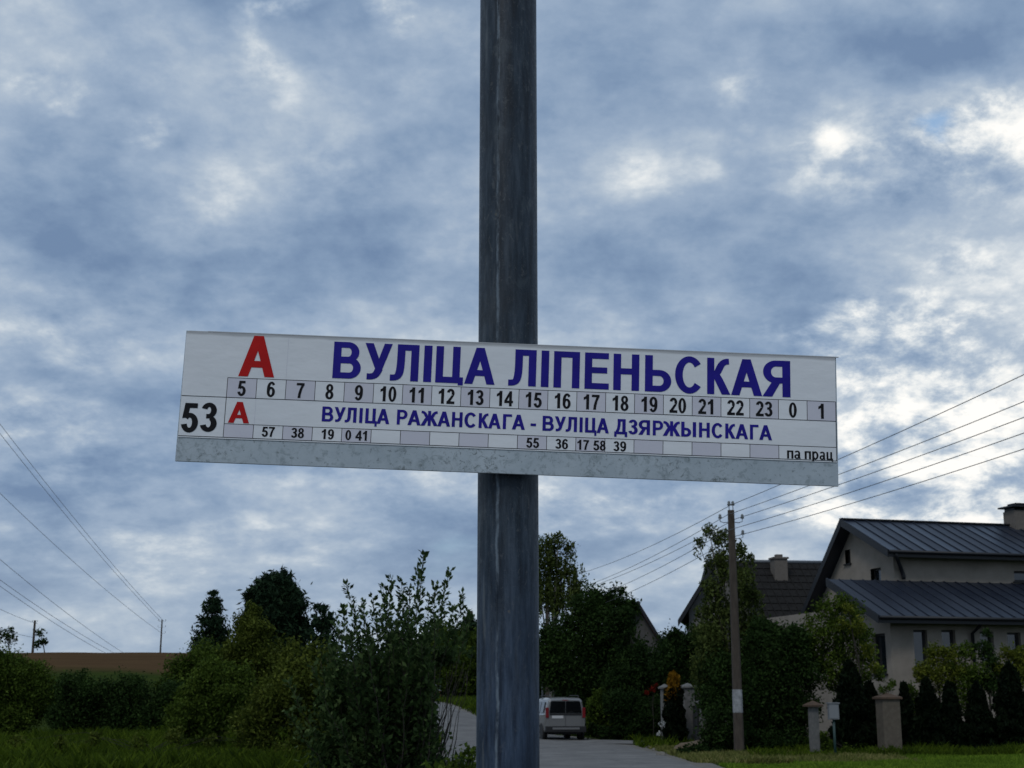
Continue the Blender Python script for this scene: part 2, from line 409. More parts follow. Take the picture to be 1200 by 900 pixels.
post = thing('sign_post', 'thick round dark blue-grey steel post that carries the bus stop sign', 'post', (PX, PY, 0))
H_POST = 4.4
zz = [0, .5, 1, 1.5, 1.9, 2.3, 2.7, 3.1, 3.6, 4, H_POST]
b = MB().tube([(PX, PY, z) for z in zz], PR, 64); b.build('tube', M['steel'], post, smooth=True)
b = MB(); a0 = -.35                            # the longitudinal weld bead
for (r_, wd) in ((PR + .0006, .003),):
    pts = []
    for i in range(140):
        z = .05 + i * (H_POST - .1) / 139; a = a0 + random.uniform(-.008, .008)
        pts.append((PX + math.sin(a) * PR, PY - math.cos(a) * PR, z))
    b.tube(pts, [random.uniform(.0006, .0012) for _ in pts], 6)
b.build('weld_seam', M['steel'], post, smooth=True)
M['cap'] = mat('post_cap_steel', (.06, .07, .08), .5, .5)
MB().tube([(PX, PY, H_POST - .01), (PX, PY, H_POST + .012), (PX, PY, H_POST + .022)], [PR + .003, PR + .003, PR * .7], 48).build('cap', M['cap'], post, smooth=False)
MB().tube([(PX, PY, -.05), (PX, PY, .03)], .17, 32).build('concrete_footing', M['gravel'], post)

YAW, ROL, SX, SZ, SD, SW, SH = .0362846, .0328433, -.0012865, .46895, 2.258651, 1.09, .220322
cr, sr, cy, sy = math.cos(ROL), math.sin(ROL), math.cos(YAW), math.sin(YAW)
EX = Vector((cr * cy, cr * sy, -sr)); EV = Vector((sr * cy, sr * sy, cr)); EN = EV.cross(EX)   # EN points away from the photographer
SO = Vector((SX, SD, CAMZ + SZ))
sign = bpy.data.objects.new('bus_stop_sign', None); COL.objects.link(sign)
sign.matrix_world = Matrix(((EX.x, EN.x, EV.x, SO.x), (EX.y, EN.y, EV.y, SO.y), (EX.z, EN.z, EV.z, SO.z), (0, 0, 0, 1)))
tag(sign, 'long white bus stop sign with blue street name, tilted on the steel post', 'sign')
sign['_o'] = (0, 0, 0)
def uv(px, py):                           # a photographed point on the sign, in the sign's own metres
    d = ray(px, py); t_ = (SO - Vector((0, 0, CAMZ))).dot(EN) / d.dot(EN)
    q = Vector((0, 0, CAMZ)) + d * t_ - SO
    return q.dot(EX), q.dot(EV)
HW, HH = SW / 2, SH / 2

# own alphabet: every glyph is a union of stems, bars, arcs and slanted strokes; cap height 1
V_, H_ = .205, .165
def rect(x0, y0, x1, y1): return [(x0, y0), (x1, y0), (x1, y1), (x0, y1)]
def ring(cx, cy, ro, so_, ri, si, a0, a1, n=18):
    a = [R(a0 + (a1 - a0) * i / n) for i in range(n + 1)]
    return [[(cx + ro * math.cos(p), cy + so_ * math.sin(p)), (cx + ro * math.cos(q), cy + so_ * math.sin(q)),
             (cx + ri * math.cos(q), cy + si * math.sin(q)), (cx + ri * math.cos(p), cy + si * math.sin(p))] for p, q in zip(a[:-1], a[1:])]
def stroke(pts, hx=V_ / 2, hy=H_ / 2, cut=None):
    out = []; n = len(pts); L = []; Rr = []
    for i in range(n):
        a = pts[max(i - 1, 0)]; c_ = pts[min(i + 1, n - 1)]
        tx, ty = c_[0] - a[0], c_[1] - a[1]; l = math.hypot(tx, ty); nx_, ny_ = -ty / l, tx / l
        k = 1 / math.sqrt((nx_ / hx) ** 2 + (ny_ / hy) ** 2)
        L.append((pts[i][0] + nx_ * k, pts[i][1] + ny_ * k)); Rr.append((pts[i][0] - nx_ * k, pts[i][1] - ny_ * k))
    for i in range(n - 1): out.append([L[i], L[i + 1], Rr[i + 1], Rr[i]])
    return out
def bez(p0, p1, p2, p3, n=8):
    return [tuple((1 - t) ** 3 * p0[k] + 3 * (1 - t) ** 2 * t * p1[k] + 3 * (1 - t) * t * t * p2[k] + t ** 3 * p3[k] for k in (0, 1)) for t in [i / n for i in range(n + 1)]]
def bowl(x0, xr, y0, y1, v=V_, h=H_, r=None):
    ry = (y1 - y0) / 2; r = r or min(ry * 1.05, (xr - x0) * .6); xc = xr - r
    return [rect(x0, y0, xc, y0 + h), rect(x0, y1 - h, xc, y1)] + ring(xc, (y0 + y1) / 2, r, ry, r - v, ry - h, -90, 90)
def mirror(ps, w_): return [[(w_ - x, y) for x, y in p_] for p_ in ps]
def shift(ps, dx_, dy_=0): return [[(x + dx_, y + dy_) for x, y in p_] for p_ in ps]
def A_(): return [[(0, 0), (.22, 0), (.52, 1), (.30, 1)], [(.82, 0), (.60, 0), (.30, 1), (.52, 1)], rect(.17, .225, .65, .385)], .82
def U_():
    return ([[(0, 1), (.23, 1), (.475, .40), (.385, .20), (.33, .24)], [(.76, 1), (.54, 1), (.315, .335), (.47, .20)]] +
            stroke(bez((.42, .32), (.34, .12), (.30, .075), (.08, .085), 7), .11, H_ / 2)), .76
def L_():
    return ([rect(.17, 1 - H_, .74, 1), rect(.74 - V_, 0, .74, 1)] + stroke([(.275, 1), (.272, .6)] + bez((.27, .5), (.26, .1), (.2, .075), (.0, .082), 8), V_ / 2, H_ / 2)), .74
def K_arm(x0):
    return (stroke(bez((x0, .535), (x0 + .22, .54), (x0 + .14, .93), (x0 + .46, .915), 10), .105, .08) +
            [[(x0 + .02, .60), (x0 + .02, .45), (x0 + .25, 0), (x0 + .50, 0), (x0 + .27, .44), (x0 + .19, .56)]])
def DIG3():
    return (ring(.275, .735, .26, .265, .065, .115, -75, 165) + ring(.28, .285, .285, .285, .08, .13, -165, 75) +
            [rect(.19, .46, .33, .61)])
def RP(): return [rect(0, 0, V_, 1)] + bowl(0, .70, .37, 1)
def SOFT(): return [rect(0, 0, V_, 1)] + bowl(0, .70, 0, .60)
G = {
 'В': lambda: ([rect(0, 0, V_, 1)] + bowl(.0, .68, .44, 1, V_, H_ * .96) + bowl(.0, .74, 0, .58, V_, H_), .74),
 'У': U_, 'Л': L_, 'А': A_,
 'І': lambda: ([rect(0, 0, .21, 1)], .21),
 'Ц': lambda: ([rect(0, 0, V_, 1), rect(.46, 0, .46 + V_, 1), rect(0, 0, .76, H_), rect(.62, -.2, .76, H_)], .76),
 'Ц1': lambda: ([rect(0, 0, V_, 1), rect(.46, 0, .46 + V_, 1), rect(0, 0, .76, H_), rect(.62, -.055, .76, H_)], .76),
 'П': lambda: ([rect(0, 0, V_, 1), rect(.50, 0, .705, 1), rect(0, 1 - H_, .705, 1)], .705),
 'Е': lambda: ([rect(0, 0, V_, 1), rect(0, 0, .68, H_), rect(0, 1 - H_, .67, 1), rect(0, .44, .63, .44 + H_ * .98)], .68),
 'Н': lambda: ([rect(0, 0, V_, 1), rect(.50, 0, .705, 1), rect(0, .44, .705, .44 + H_)], .705),
 'Ь': lambda: (SOFT(), .70),
 'Ы': lambda: ([rect(0, 0, V_, 1)] + bowl(0, .62, 0, .60) + [rect(.72, 0, .925, 1)], .925),
 'С': lambda: (ring(.385, .5, .385, .515, .18, .345, 38, 322, 30), .73),
 'К': lambda: ([rect(0, 0, V_, 1)] + K_arm(.17), .68),
 'Ж': lambda: ([rect(.43, 0, .62, 1)] + shift(K_arm(.17), .40) + mirror(shift(K_arm(.17), .40), 1.05), 1.05),
 'Я': lambda: (mirror(RP(), .72) + [[(0, 0), (.25, 0), (.50, .46), (.28, .46)]], .72),
 'Р': lambda: (RP(), .70),
 'Г': lambda: ([rect(0, 0, V_, 1), rect(0, 1 - H_, .58, 1)], .58),
 'Д': lambda: ([rect(.20, 1 - H_, .70, 1), rect(.495, 0, .70, 1), rect(0, -.02, .80, H_ * .9), rect(0, -.2, .15, .1), rect(.65, -.2, .80, .1)] +
               stroke([(.30, 1), (.295, .6), (.26, .35), (.15, .1)], .09, .08), .80),
 'З': lambda: (DIG3(), .57), '3': lambda: (DIG3(), .57),
 '-': lambda: ([rect(0, .28, .33, .45)], .33),
 '0': lambda: (ring(.275, .5, .275, .51, .08, .365, 0, 360, 32), .55),
 '1': lambda: ([rect(.20, 0, .40, 1), [(.24, 1), (.40, 1), (.40, .80), (.20, .70), (.02, .62), (.02, .79), (.16, .87)]], .48),
 '2': lambda: (ring(.275, .72, .265, .29, .07, .13, -35, 170, 16) + [rect(.0, 0, .55, .175)] +
               [[(.0, 0), (.0, .12), (.335, .57), (.49, .60), (.49, .53), (.25, .16)]], .55),
 '4': lambda: ([rect(.33, 0, .52, 1), rect(0, .21, .60, .37), [(0, .37), (.0, .22), (.16, .30), (.40, .80), (.36, 1)]], .60),
 '5': lambda: ([rect(.10, .82, .52, .985), [(.10, .985), (.29, .985), (.215, .49), (.03, .46)]] +
               ring(.285, .315, .285, .335, .085, .175, -168, 140, 26), .57),
 '6': lambda: (ring(.28, .325, .28, .34, .085, .195, 0, 360, 28) + ring(.30, .55, .30, .46, .10, .31, 38, 200, 18) + [rect(0, .3, .17, .6)], .56),
 '7': lambda: ([rect(0, .83, .54, .99), [(.33, .84), (.54, .99), (.54, .87), (.40, .58), (.315, .2), (.305, 0), (.11, 0), (.14, .28), (.21, .54)]], .54),
 '8': lambda: (ring(.28, .745, .245, .26, .07, .13, 0, 360, 26) + ring(.28, .28, .28, .29, .085, .15, 0, 360, 28), .56),
 '9': lambda: ([[(.56 - x, 1 - y) for x, y in p_] for p_ in G['6']()[0]], .56),
 'п': lambda: ([rect(0, 0, .19, .74), rect(.40, 0, .59, .74), rect(0, .60, .59, .74)], .59),
 'а': lambda: (ring(.26, .2, .26, .215, .09, .095, 0, 360, 20) + ring(.29, .54, .27, .215, .09, .09, 10, 160, 12) +
               [rect(.38, .06, .56, .56), rect(.42, 0, .60, .12), rect(.22, .30, .42, .41)], .60),
 'р': lambda: ([rect(0, -.16, .19, .74)] + ring(.31, .37, .31, .385, .12, .245, 0, 360, 24), .62),
 'ц': lambda: ([rect(0, 0, .19, .74), rect(.38, 0, .57, .74), rect(0, 0, .66, .14), rect(.53, -.14, .66, .14)], .66),
}
GC = {}
def glyph(ch):
    if ch in GC: return GC[ch]
    polys, w_ = G[ch]()
    vs = []; fs = []
    for p_ in polys:
        area = sum(p_[i][0] * p_[(i + 1) % len(p_)][1] - p_[(i + 1) % len(p_)][0] * p_[i][1] for i in range(len(p_)))
        if abs(area) < 1e-7: continue
        if area < 0: p_ = p_[::-1]
        fs.append(list(range(len(vs), len(vs) + len(p_)))); vs += [Vector(q) for q in p_]
    r = delaunay_2d_cdt(vs, [], fs, 1, 1e-5)
    GC[ch] = ([tuple(v) for v in r[0]], [tuple(f) for f, src in zip(r[2], r[5]) if len(src)], w_); return GC[ch]
ZL = -.0009
def letter(name, ch, u0, u1, vb, hgt, material, parent, depth=ZL):
    vs, fs, w_ = glyph(ch); k = (u1 - u0) / w_
    b = MB().add([(u0 + x * k, depth, vb + y * hgt) for x, y in vs], fs)
    return b
def word(name, spec, material, parent, hgt, ymid, depth=ZL, each=True):
    """spec: [(character, left px, right px)] on the photographed sign"""
    obs = []
    for ch, a, b_ in spec:
        ym = ymid((a + b_) / 2); u0, v0 = uv(a, ym); u1, _ = uv(b_, ym)
        vb = (v0 + uv(b_, ym)[1]) / 2 - hgt / 2
        o = letter(name, ch, u0, u1, vb, hgt, material, parent, depth).build(name, material, parent); obs.append(o)
    return obs

# aluminium plate
m = bpy.data.materials.new('scratched_aluminium'); m.use_nodes = True; t = NT(m.node_tree); p = m.node_tree.nodes['Principled BSDF']
co = t.new('ShaderNodeTexCoord').outputs['Object']
a1 = t.noise(co, 9, 6, .7); a2 = t.noise(co, 60, 5, .7, .6); a3 = t.noise(t.vmath('ADD', co, (3, 1, 7)), 75, 7, .8, 1.2)
c = t.ramp(a1, [(.3, (.32, .38, .42)), (.7, (.44, .50, .54))])
c = t.mix(t.mr(a2, .50, .66, 0, .6), c, (.19, .235, .25))
spx = t.new('ShaderNodeSeparateXYZ'); t.link(co, spx.inputs[0])
zone = t.math('ADD', t.mr(spx.outputs[0], -.47, -.535, 0, .5), t.math('MULTIPLY', t.mr(t.noise(co, 6, 3), .48, .62, 0, .8), 1.0), clamp=True)
c = t.mix(t.math('MULTIPLY', t.mr(a3, .54, .60, 0, .85), zone), c, (.07, .085, .08))
c = t.mix(t.mr(t.noise(co, 120, 3, .6), .62, .68, 0, .5), c, (.10, .12, .12))
t.link(c, p.inputs['Base Color']); p.inputs['Metallic'].default_value = .15; p.inputs['Roughness'].default_value = .6
b_ = t.new('ShaderNodeBump'); b_.inputs['Strength'].default_value = .3; b_.inputs['Distance'].default_value = .0006
t.link(a2, b_.inputs['Height']); t.link(b_.outputs[0], p.inputs['Normal'])
M['alu'] = m
pl = MB().box((0, .0035, 0), (SW, .005, SH)); pl.build('metal_plate', M['alu'], sign, bevel=.0008)
# printed sheet, gently rippled, stops short of the plate's lower edge
m = bpy.data.materials.new('white_vinyl'); m.use_nodes = True; t = NT(m.node_tree); p = m.node_tree.nodes['Principled BSDF']
co = t.new('ShaderNodeTexCoord').outputs['Object']
a1 = t.noise(co, 4, 5, .6); a2 = t.noise(co, 45, 4, .6)
c = t.ramp(a1, [(.3, (.67, .70, .73)), (.7, (.75, .77, .79))])
c = t.mix(t.mr(a2, .6, .78, 0, .25), c, (.6, .62, .64))
sv = t.new('ShaderNodeSeparateXYZ'); t.link(co, sv.inputs[0])
grime = t.math('MULTIPLY', t.mr(t.math('ADD', sv.outputs[2], t.math('MULTIPLY', t.noise(co, 12, 4), .006)), .1095, .1045, .75, 0), 1.0)
c = t.mix(grime, c, (.34, .35, .36))
t.link(c, p.inputs['Base Color']); p.inputs['Roughness'].default_value = .5; p.inputs['Specular IOR Level'].default_value = .22
bn = t.new('ShaderNodeBump'); bn.inputs['Strength'].default_value = .5; bn.inputs['Distance'].default_value = .004
t.link(t.noise(t.vmath('MULTIPLY', co, (1, 1, 2.2)), 11, 4, .5), bn.inputs['Height']); t.link(bn.outputs[0], p.inputs['Normal'])
M['vinyl'] = m
M['vinyl_grey'] = mat('grey_print', (.55, .55, .62), .45, var=(.60, .60, .66), scale=12)
M['ink_blue'] = mat('blue_ink', (.012, .008, .19), .5, var=(.018, .012, .26), scale=20, spec=.15)
M['ink_red'] = mat('red_ink', (.40, .006, .006), .5, var=(.48, .008, .008), scale=20, spec=.15)
M['ink_black'] = mat('black_ink', (.005, .005, .006), .5, var=(.010, .010, .012), scale=30, spec=.15)
vL = (uv(207, 513)[1] + uv(982, 541)[1]) / 2
b = MB(); ol = []
rc = .006
for (cx_, cz_, a0_) in ((-HW + rc, HH - rc - .0005, 180), (HW - .0022 - .0008, HH - .0012 - .0008, 90), (HW - .0022 - .0008, vL + .0008, 0), (-HW + .0020 + .0008, vL + .0008, -90)):
    r_ = rc if a0_ == 180 else .0008
    for k in range(5):
        a = R(a0_ - 90 * k / 4); ol.append((cx_ + (r_ if a0_ != 180 else r_ - .001) * math.cos(a), -.0003, cz_ + r_ * math.sin(a)))
b.prism(ol, (0, .0011, 0)); b.build('printed_sheet', M['vinyl'], sign)
# folded top edge of the sheet
MB().box((.02, -.00005, HH - .0008), (SW * .97, .0012, .0016)).build('sheet_fold', M['vinyl'], sign)

rows = {1: ((267, 443.0), (981, 470.6)), 2: ((212, 463.3), (981, 494)), 3: ((263, 496), (981, 525)), 4: ((207, 510.3), (981, 540.3))}
def vrow(k):
    (a, b_), (c_, d_) = rows[k]; return (uv(a, b_)[1] + uv(c_, d_)[1]) / 2
v1, v2, v3, v4 = (vrow(k) for k in (1, 2, 3, 4))
uA = (uv(266.5, 446)[0] + uv(262, 510)[0]) / 2; uB = HW - .0028; pitch = (uB - uA) / 21; uL = -HW + .002
LT = .0009
def flat(name, u0, w0, u1, w1, m_, parent, y0=-.0005, y1=.0): 
    return MB().box(((u0 + u1) / 2, (y0 + y1) / 2, (w0 + w1) / 2), (abs(u1 - u0), abs(y1 - y0), abs(w1 - w0))).build(name, m_, parent)
for k in range(21):
    u0 = uA + k * pitch + LT / 2; u1 = uA + (k + 1) * pitch - LT / 2
    o = flat('hour_cell', u0, v1 - LT / 2, u1, v2 + LT / 2, M['vinyl_grey'] if k % 2 == 0 else M['vinyl'], sign)
    if k < 19: flat('minute_cell', u0, v3 - LT / 2, u1, v4 + LT / 2, M['vinyl_grey'] if k % 2 == 0 else M['vinyl'], sign)
flat('remark_cell', uA + 19 * pitch + LT / 2, v3 - LT / 2, uB - LT / 2, v4 + LT / 2, M['vinyl'], sign)
gl = MB()
def hl(u0, u1, v, th=LT): gl.box(((u0 + u1) / 2, -.00055, v), (u1 - u0, .0003, th))
def vl(u, w0, w1, th=LT): gl.box((u, -.00052, (w0 + w1) / 2), (th, .0003, abs(w1 - w0)))
hl(uA, uB, v1); hl(uL, uB, v2); hl(uA, uB, v3); hl(uL, uB, v4)
for k in range(22):
    vl(uA + k * pitch, v1, v2); 
    if k not in (20,): vl(uA + k * pitch, v3, v4)
vl(uA, v2, v3); vl(uB, v2, v3)
gl.build('table_rules', M['ink_black'], sign)
gf = MB(); u_ = uv(337, 418)[0]; gf.box((u_, -.00045, (HH - .004 + v1) / 2), (.0004, .0002, HH - .004 - v1))
u_ = uv(299, 482)[0]; gf.box((u_, -.00045, (v2 + v3) / 2), (.0004, .0002, v2 - v3)); gf.build('faint_rules', M['vinyl_grey'], sign)['kind'] = 'stuff'

ph = SH / 153.0                                     # metres per photographed pixel on the sign
head = [('В', 390.6, 423.3), ('У', 427.2, 459.2), ('Л', 457.7, 490.8), ('І', 496.7, 506.0), ('Ц1', 510.8, 543.2), ('А', 544.7, 580.3),
        ('Л', 596.0, 628.4), ('І', 634.2, 643.2), ('П', 648.9, 679.3), ('Е', 685.2, 713.6), ('Н', 718.8, 749.0), ('Ь', 755.8, 786.6),
        ('С', 791.0, 822.9), ('К', 828.6, 856.2), ('А', 856.6, 892.9), ('Я', 893.2, 926.0)]
word('heading_letter', head, M['ink_blue'], sign, 43.3 * ph, lambda x: 422.3 + (x - 407) * .0428)
tit = [('В', 377.5, 390.8), ('У', 391.8, 404.8), ('Л', 404.4, 417.8), ('І', 421.2, 424.9), ('Ц', 428.2, 441.9), ('А', 441.6, 456.6), ('Р', 465.2, 477.4), ('А', 477.8, 493.2),
       ('Ж', 493.4, 513.0), ('А', 512.8, 527.8), ('Н', 529.6, 542.0), ('С', 544.2, 558.2), ('К', 561.0, 573.0), ('А', 572.2, 587.0), ('Г', 589.3, 599.8), ('А', 600.0, 615.3),
       ('-', 621.8, 628.2), ('В', 635.8, 649.1), ('У', 650.0, 663.0), ('Л', 663.0, 676.1), ('І', 679.1, 682.7), ('Ц', 685.6, 699.0), ('А', 699.2, 713.6),
       ('Д', 719.8, 735.0), ('З', 736.2, 747.4), ('Я', 748.0, 761.6), ('Р', 764.9, 777.0), ('Ж', 777.0, 796.8), ('Ы', 798.2, 815.6), ('Н', 819.0, 831.6),
       ('С', 833.9, 847.2), ('К', 849.8, 862.0), ('А', 861.8, 876.6), ('Г', 878.7, 888.8), ('А', 889.6, 904.6)]
word('route_letter', tit, M['ink_blue'], sign, 17.4 * ph, lambda x: 485.3 + (x - 384) * .0423)
word('red_letter', [('А', 281, 323)], M['ink_red'], sign, 48.5 * ph, lambda x: 417.6)
word('red_letter', [('А', 268, 292.8)], M['ink_red'], sign, 24.6 * ph, lambda x: 483.4)
word('route_digit', [('5', 212.6, 232.6), ('3', 235, 254.8)], M['ink_black'], sign, 34 * ph, lambda x: 489)
def number(txt, uc, vc, hgt, dw, gap, name='hour_digit', depth=ZL):
    n = len(txt); tw = n * dw + (n - 1) * gap; u = uc - tw / 2
    b = MB()
    for ch in txt:
        if ch != ' ':
            vs, fs, w_ = glyph(ch); k = dw / .56; off = (dw - w_ * k) / 2
            b.add([(u + off + x * k, depth, vc - hgt / 2 + y * hgt) for x, y in vs], fs)
            u += dw + gap
        else: u += dw * .45
    return b.build(name, M['ink_black'], sign)
for k, tx in enumerate('5 6 7 8 9 10 11 12 13 14 15 16 17 18 19 20 21 22 23 0 1'.split()):
    number(tx, uA + (k + .5) * pitch, (v1 + v2) / 2 - .0003, 17.8 * ph, 9.3 * ph, .9 * ph, 'hour_number')
for tx, px in (('57', 314.5), ('38', 348.8), ('19', 383.8), ('55', 624.2), ('36', 658.2), ('39', 726.2)):
    yy = 505 + (px - 314) * .0415 + .8
    number(tx, uv(px, yy)[0], uv(px, yy)[1] - .0003, 11.6 * ph, 7.0 * ph, .7 * ph, 'minute_number')
for tx, a, b_ in (('0', 404.8, 411.6), ('41', 417.2, 431.2), ('17', 676.2, 689.8), ('58', 695.4, 709.6)):
    px = (a + b_) / 2; yy = 505 + (px - 314) * .0415 + .8
    number(tx, uv(px, yy)[0], uv(px, yy)[1] - .0003, 11.6 * ph, 6.8 * ph, .6 * ph, 'minute_number')
low = [('п', 922.2, 929.6), ('а', 930.6, 938.0), ('п', 942.8, 950.2), ('р', 951.6, 959.0), ('а', 960.2, 967.0), ('ц', 968.4, 976.0)]
word('remark_letter', low, M['ink_black'], sign, 12.6 * ph, lambda x: 531.9 + (x - 948) * .0415)
# back side: two straps round the post
for v in (-.06, .06):
    c0 = SO + EV * v; zc = c0.z
    b = MB(); rl = []
    for k in range(33):
        a = 2 * math.pi * k / 32; p0 = Vector((PX + math.sin(a) * (PR + .0022), PY - math.cos(a) * (PR + .0022), zc)) - SO
        rl.append((p0.dot(EX), p0.dot(EN), p0.dot(EV)))
    nn = len(rl)
    b.v = [(x, y, z - .01) for x, y, z in rl] + [(x, y, z + .01) for x, y, z in rl]
    b.f = [(i, i + 1, i + 1 + nn, i + nn) for i in range(nn - 1)]; b.mi = [0] * len(b.f)
    b.build('clamp_strap', M['alu'], sign)
MB().box((-.0, .0105, 0), (.03, .009, .17)).build('back_rail', M['alu'], sign)

# ------------------------------------------------------------------ utility poles and wires
M['concrete'] = mat('pole_concrete', (.040, .031, .024), .9, var=(.075, .060, .047), scale=9, bump=.3, bscale=30, stretch=(1, 1, .3))
M['whitewash'] = mat('whitewash', (.16, .165, .17), .85, var=(.36, .37, .38), scale=7)
M['wire'] = mat('wire_metal', (.16, .17, .18), .6, .2)
M['iron'] = mat('dark_iron', (.03, .03, .032), .6, .5)
M['porcelain'] = mat('porcelain', (.16, .17, .17), .3)
def concrete_pole(px, ytop, ybase, Yd, label, wb=.26, wt=.16, white=None, hooks=(), group=None, name='utility_pole', zbase=None):
    top = at(px, ytop, Yd); x, y = top.x, top.y
    zb = gz(x, y) if zbase is None else zbase
    r = thing(name, label, 'utility pole', (x, y, zb), group)
    n = 9; prof = [(zb - .3) + (top.z - zb + .3) * i / (n - 1) for i in range(n)]
    b = MB(); K = 8
    def sec(z):
        f = (z - zb) / (top.z - zb); w_ = wb + (wt - wb) * f; c_ = w_ * .18
        h_ = w_ / 2
        return [(x + a_, y + b2, z) for a_, b2 in ((-h_ + c_, -h_), (h_ - c_, -h_), (h_, -h_ + c_), (h_, h_ - c_), (h_ - c_, h_), (-h_ + c_, h_), (-h_, h_ - c_), (-h_, -h_ + c_))]
    for z in prof: b.v += sec(z)
    for i in range(n - 1):
        for j in range(K): b.f.append((i * K + j, i * K + (j + 1) % K, (i + 1) * K + (j + 1) % K, (i + 1) * K + j)); b.mi.append(0)
    b.f.append(tuple(range((n - 1) * K, n * K))); b.mi.append(0)
    b.build('shaft', M['concrete'], r)
    if white:
        z0 = at(px, white[1], Yd).z; z1 = at(px, white[0], Yd).z
        b = MB(); k_ = [[(x + (q[0] - x) * 1.03, y + (q[1] - y) * 1.03, q[2]) for q in sec(z)] for z in (z0, z1)]
        b.v = k_[0] + k_[1]; b.f = [(j, (j + 1) % K, (j + 1) % K + K, j + K) for j in range(K)]; b.mi = [0] * K
        b.build('painted_band', M['whitewash'], r)
    for (hx, hz) in hooks:      # hook with an insulator: sideways and upwards offset from the pole top
        zt = top.z + hz; s = 1 if hx > 0 else -1
        b = MB()
        if abs(hx) < .1: b.tube([(x + hx, y, top.z - .02), (x + hx, y, zt)], .011, 6)
        else: b.tube([(x, y, zt - .12), (x + hx * .7, y, zt - .14), (x + hx, y, zt - .10), (x + hx, y, zt)], .011, 6)
        hk = b.build('hook', M['iron'], r)
        ins = MB().tube([(x + hx, y, zt - .02), (x + hx, y, zt + .01), (x + hx, y, zt + .05), (x + hx, y, zt + .075), (x + hx, y, zt + .11)], [.05, .055, .035, .045, .02], 10)
        o = MB(); ins.build('insulator', M['porcelain'], r, smooth=True)
    return r, top
HK = ((-.05, .16), (.06, .16), (-.32, -.22), (.32, -.22), (.32, -.68))
pA, tA = concrete_pole(856.5, 598, 887, 40, 'concrete utility pole with a whitewashed band, right of the steel post', .27, .175, (808, 835), HK)
pC, tC = concrete_pole(1440, 330, 900, 20, 'nearest concrete utility pole, standing outside the right picture edge', .27, .175, None, HK)
pB, tB = concrete_pole(641, 694, 900, 76, 'far concrete utility pole hidden behind the birch by the steel post', .27, .175, None, HK)
def wire(p0, p1, sag, label, rad=.009, n=22, group=None):
    pts = []
    for i in range(n + 1):
        f = i / n; q = Vector(p0).lerp(Vector(p1), f); q.z -= sag * 4 * f * (1 - f); pts.append(q)
    o = MB().tube(pts, rad, 5).build('power_wire', M['wire'], smooth=True)
    return tag(o, label, 'wire', group)
ordn = ('topmost', 'second', 'third', 'fourth', 'lowest')
ya = (592, 603, 608, 622, 628); yr = (432, 464, 481, 501, 518); yl = (667, 680, 684, 691, 697); xl = (682, 690, 686, 703, 712)
for i in range(5):
    pa = at(856 + (0, -3, 6, -5, 7)[i], ya[i], 40)
    ye = ya[i] + (yr[i] - ya[i]) * (1440 - 858) / (1200 - 858)
    wire(pa, at(1440, ye + 4, 20), .10, f'{ordn[i]} of the five wires rising from the concrete pole to the right', group='wires right of the pole')
    sl = (yl[i] - ya[i]) / (xl[i] - 856); yb = ya[i] + sl * (641 - 856)
    wire(pa, at(641, yb - 4, 76), .35, f'{ordn[i]} of the five wires running left from the concrete pole to the birch', group='wires left of the pole')
pD, tD = concrete_pole(41, 727, 766, 172, 'small far pole standing on the brown field near the left edge', .30, .22, None, ((.3, -.1), (-.3, -.1)), zbase=3.5)
HKF = ((.5, -.1), (-.5, -.1), (.5, -.9), (-.5, -.9), (.5, -1.7))
pE, tE = concrete_pole(190, 726, 770, 190, 'thin far pole left of the dark spruce, behind the brown field', .24, .16, None, HKF, zbase=3.5)
M['wire_pale'] = mat('weathered_wire', (.20, .22, .24), .6, .0)
LW = [((0, 486), (192, 728), 'topmost', 190), ((0, 497), (188, 728), 'second', 190), ((0, 567), (188, 741), 'third', 190), ((0, 640), (166, 778), 'fourth', 190),
      ((0, 664), (160, 778), 'fifth', 190), ((0, 675), (154, 780), 'sixth', 190), ((0, 704), (44, 731), 'seventh', 172), ((0, 726), (39, 747), 'lowest', 172)]
for (a, b_, nm, far) in LW:
    sl = (b_[1] - a[1]) / (b_[0] - a[0]); xe = -260; Yn = 70
    wire(at(xe, a[1] + sl * xe - (14 if nm[0] in 'ts' else 4), Yn), at(b_[0], b_[1], far), 1.2, f'{nm} of the eight thin far wires in the left sky', .021, 26, 'wires over the left field').data.materials[0] = M['wire_pale']
# slim pole top over the trees left of the post
concrete_pole(552, 716, 800, 106, 'slim pole top poking above the dark trees left of the steel post', .34, .28, name='utility_pole')

# ------------------------------------------------------------------ vegetation builders
def px_blobs(bl, Yd, depth=.8):
    out = []
    for (px, py, r) in bl:
        c_ = at(px, py, Yd); rm = r * mpp(Yd)
        out.append((c_ + Vector((0, random.uniform(-.4, .4) * rm * depth, 0)), rm))
    return out
def foliage(blobs, leaf, cover=6, ragged=.28, elong=1.5, updir=0.0, squash=1.0, sub=9):
    leaf = leaf * .82 if leaf > .06 else leaf
    P = []
    for c_, rm in blobs:
        n = int(cover * math.pi * rm * rm / (leaf * leaf * .5)) + 12
        k = max(5, int(sub * 1.3 * (1 + rm)))
        d = unit(rng.normal(size=(k, 3))); rad = rm * rng.uniform(.35, .95, (k, 1)); cs = d * rad
        w_ = rng.integers(0, k, n)
        q = cs[w_] + rng.normal(size=(n, 3)) * rm * ragged * rng.uniform(.4, 1, (k, 1))[w_]
        q[:, 2] *= squash
        # fill the inside
        m_ = rng.random(n) < .35
        q[m_] = unit(rng.normal(size=(m_.sum(), 3))) * rm * (rng.random((m_.sum(), 1)) ** .45) * .85
        P.append(q + np.array(c_))
    P = np.concatenate(P)
    return leaves(P, leaf, elong=elong, updir=updir)
def clipz(V):
    z = V[:, :, 2].min(1); return V[z > height(V[:, 0, 0], V[:, 0, 1]) - .05]
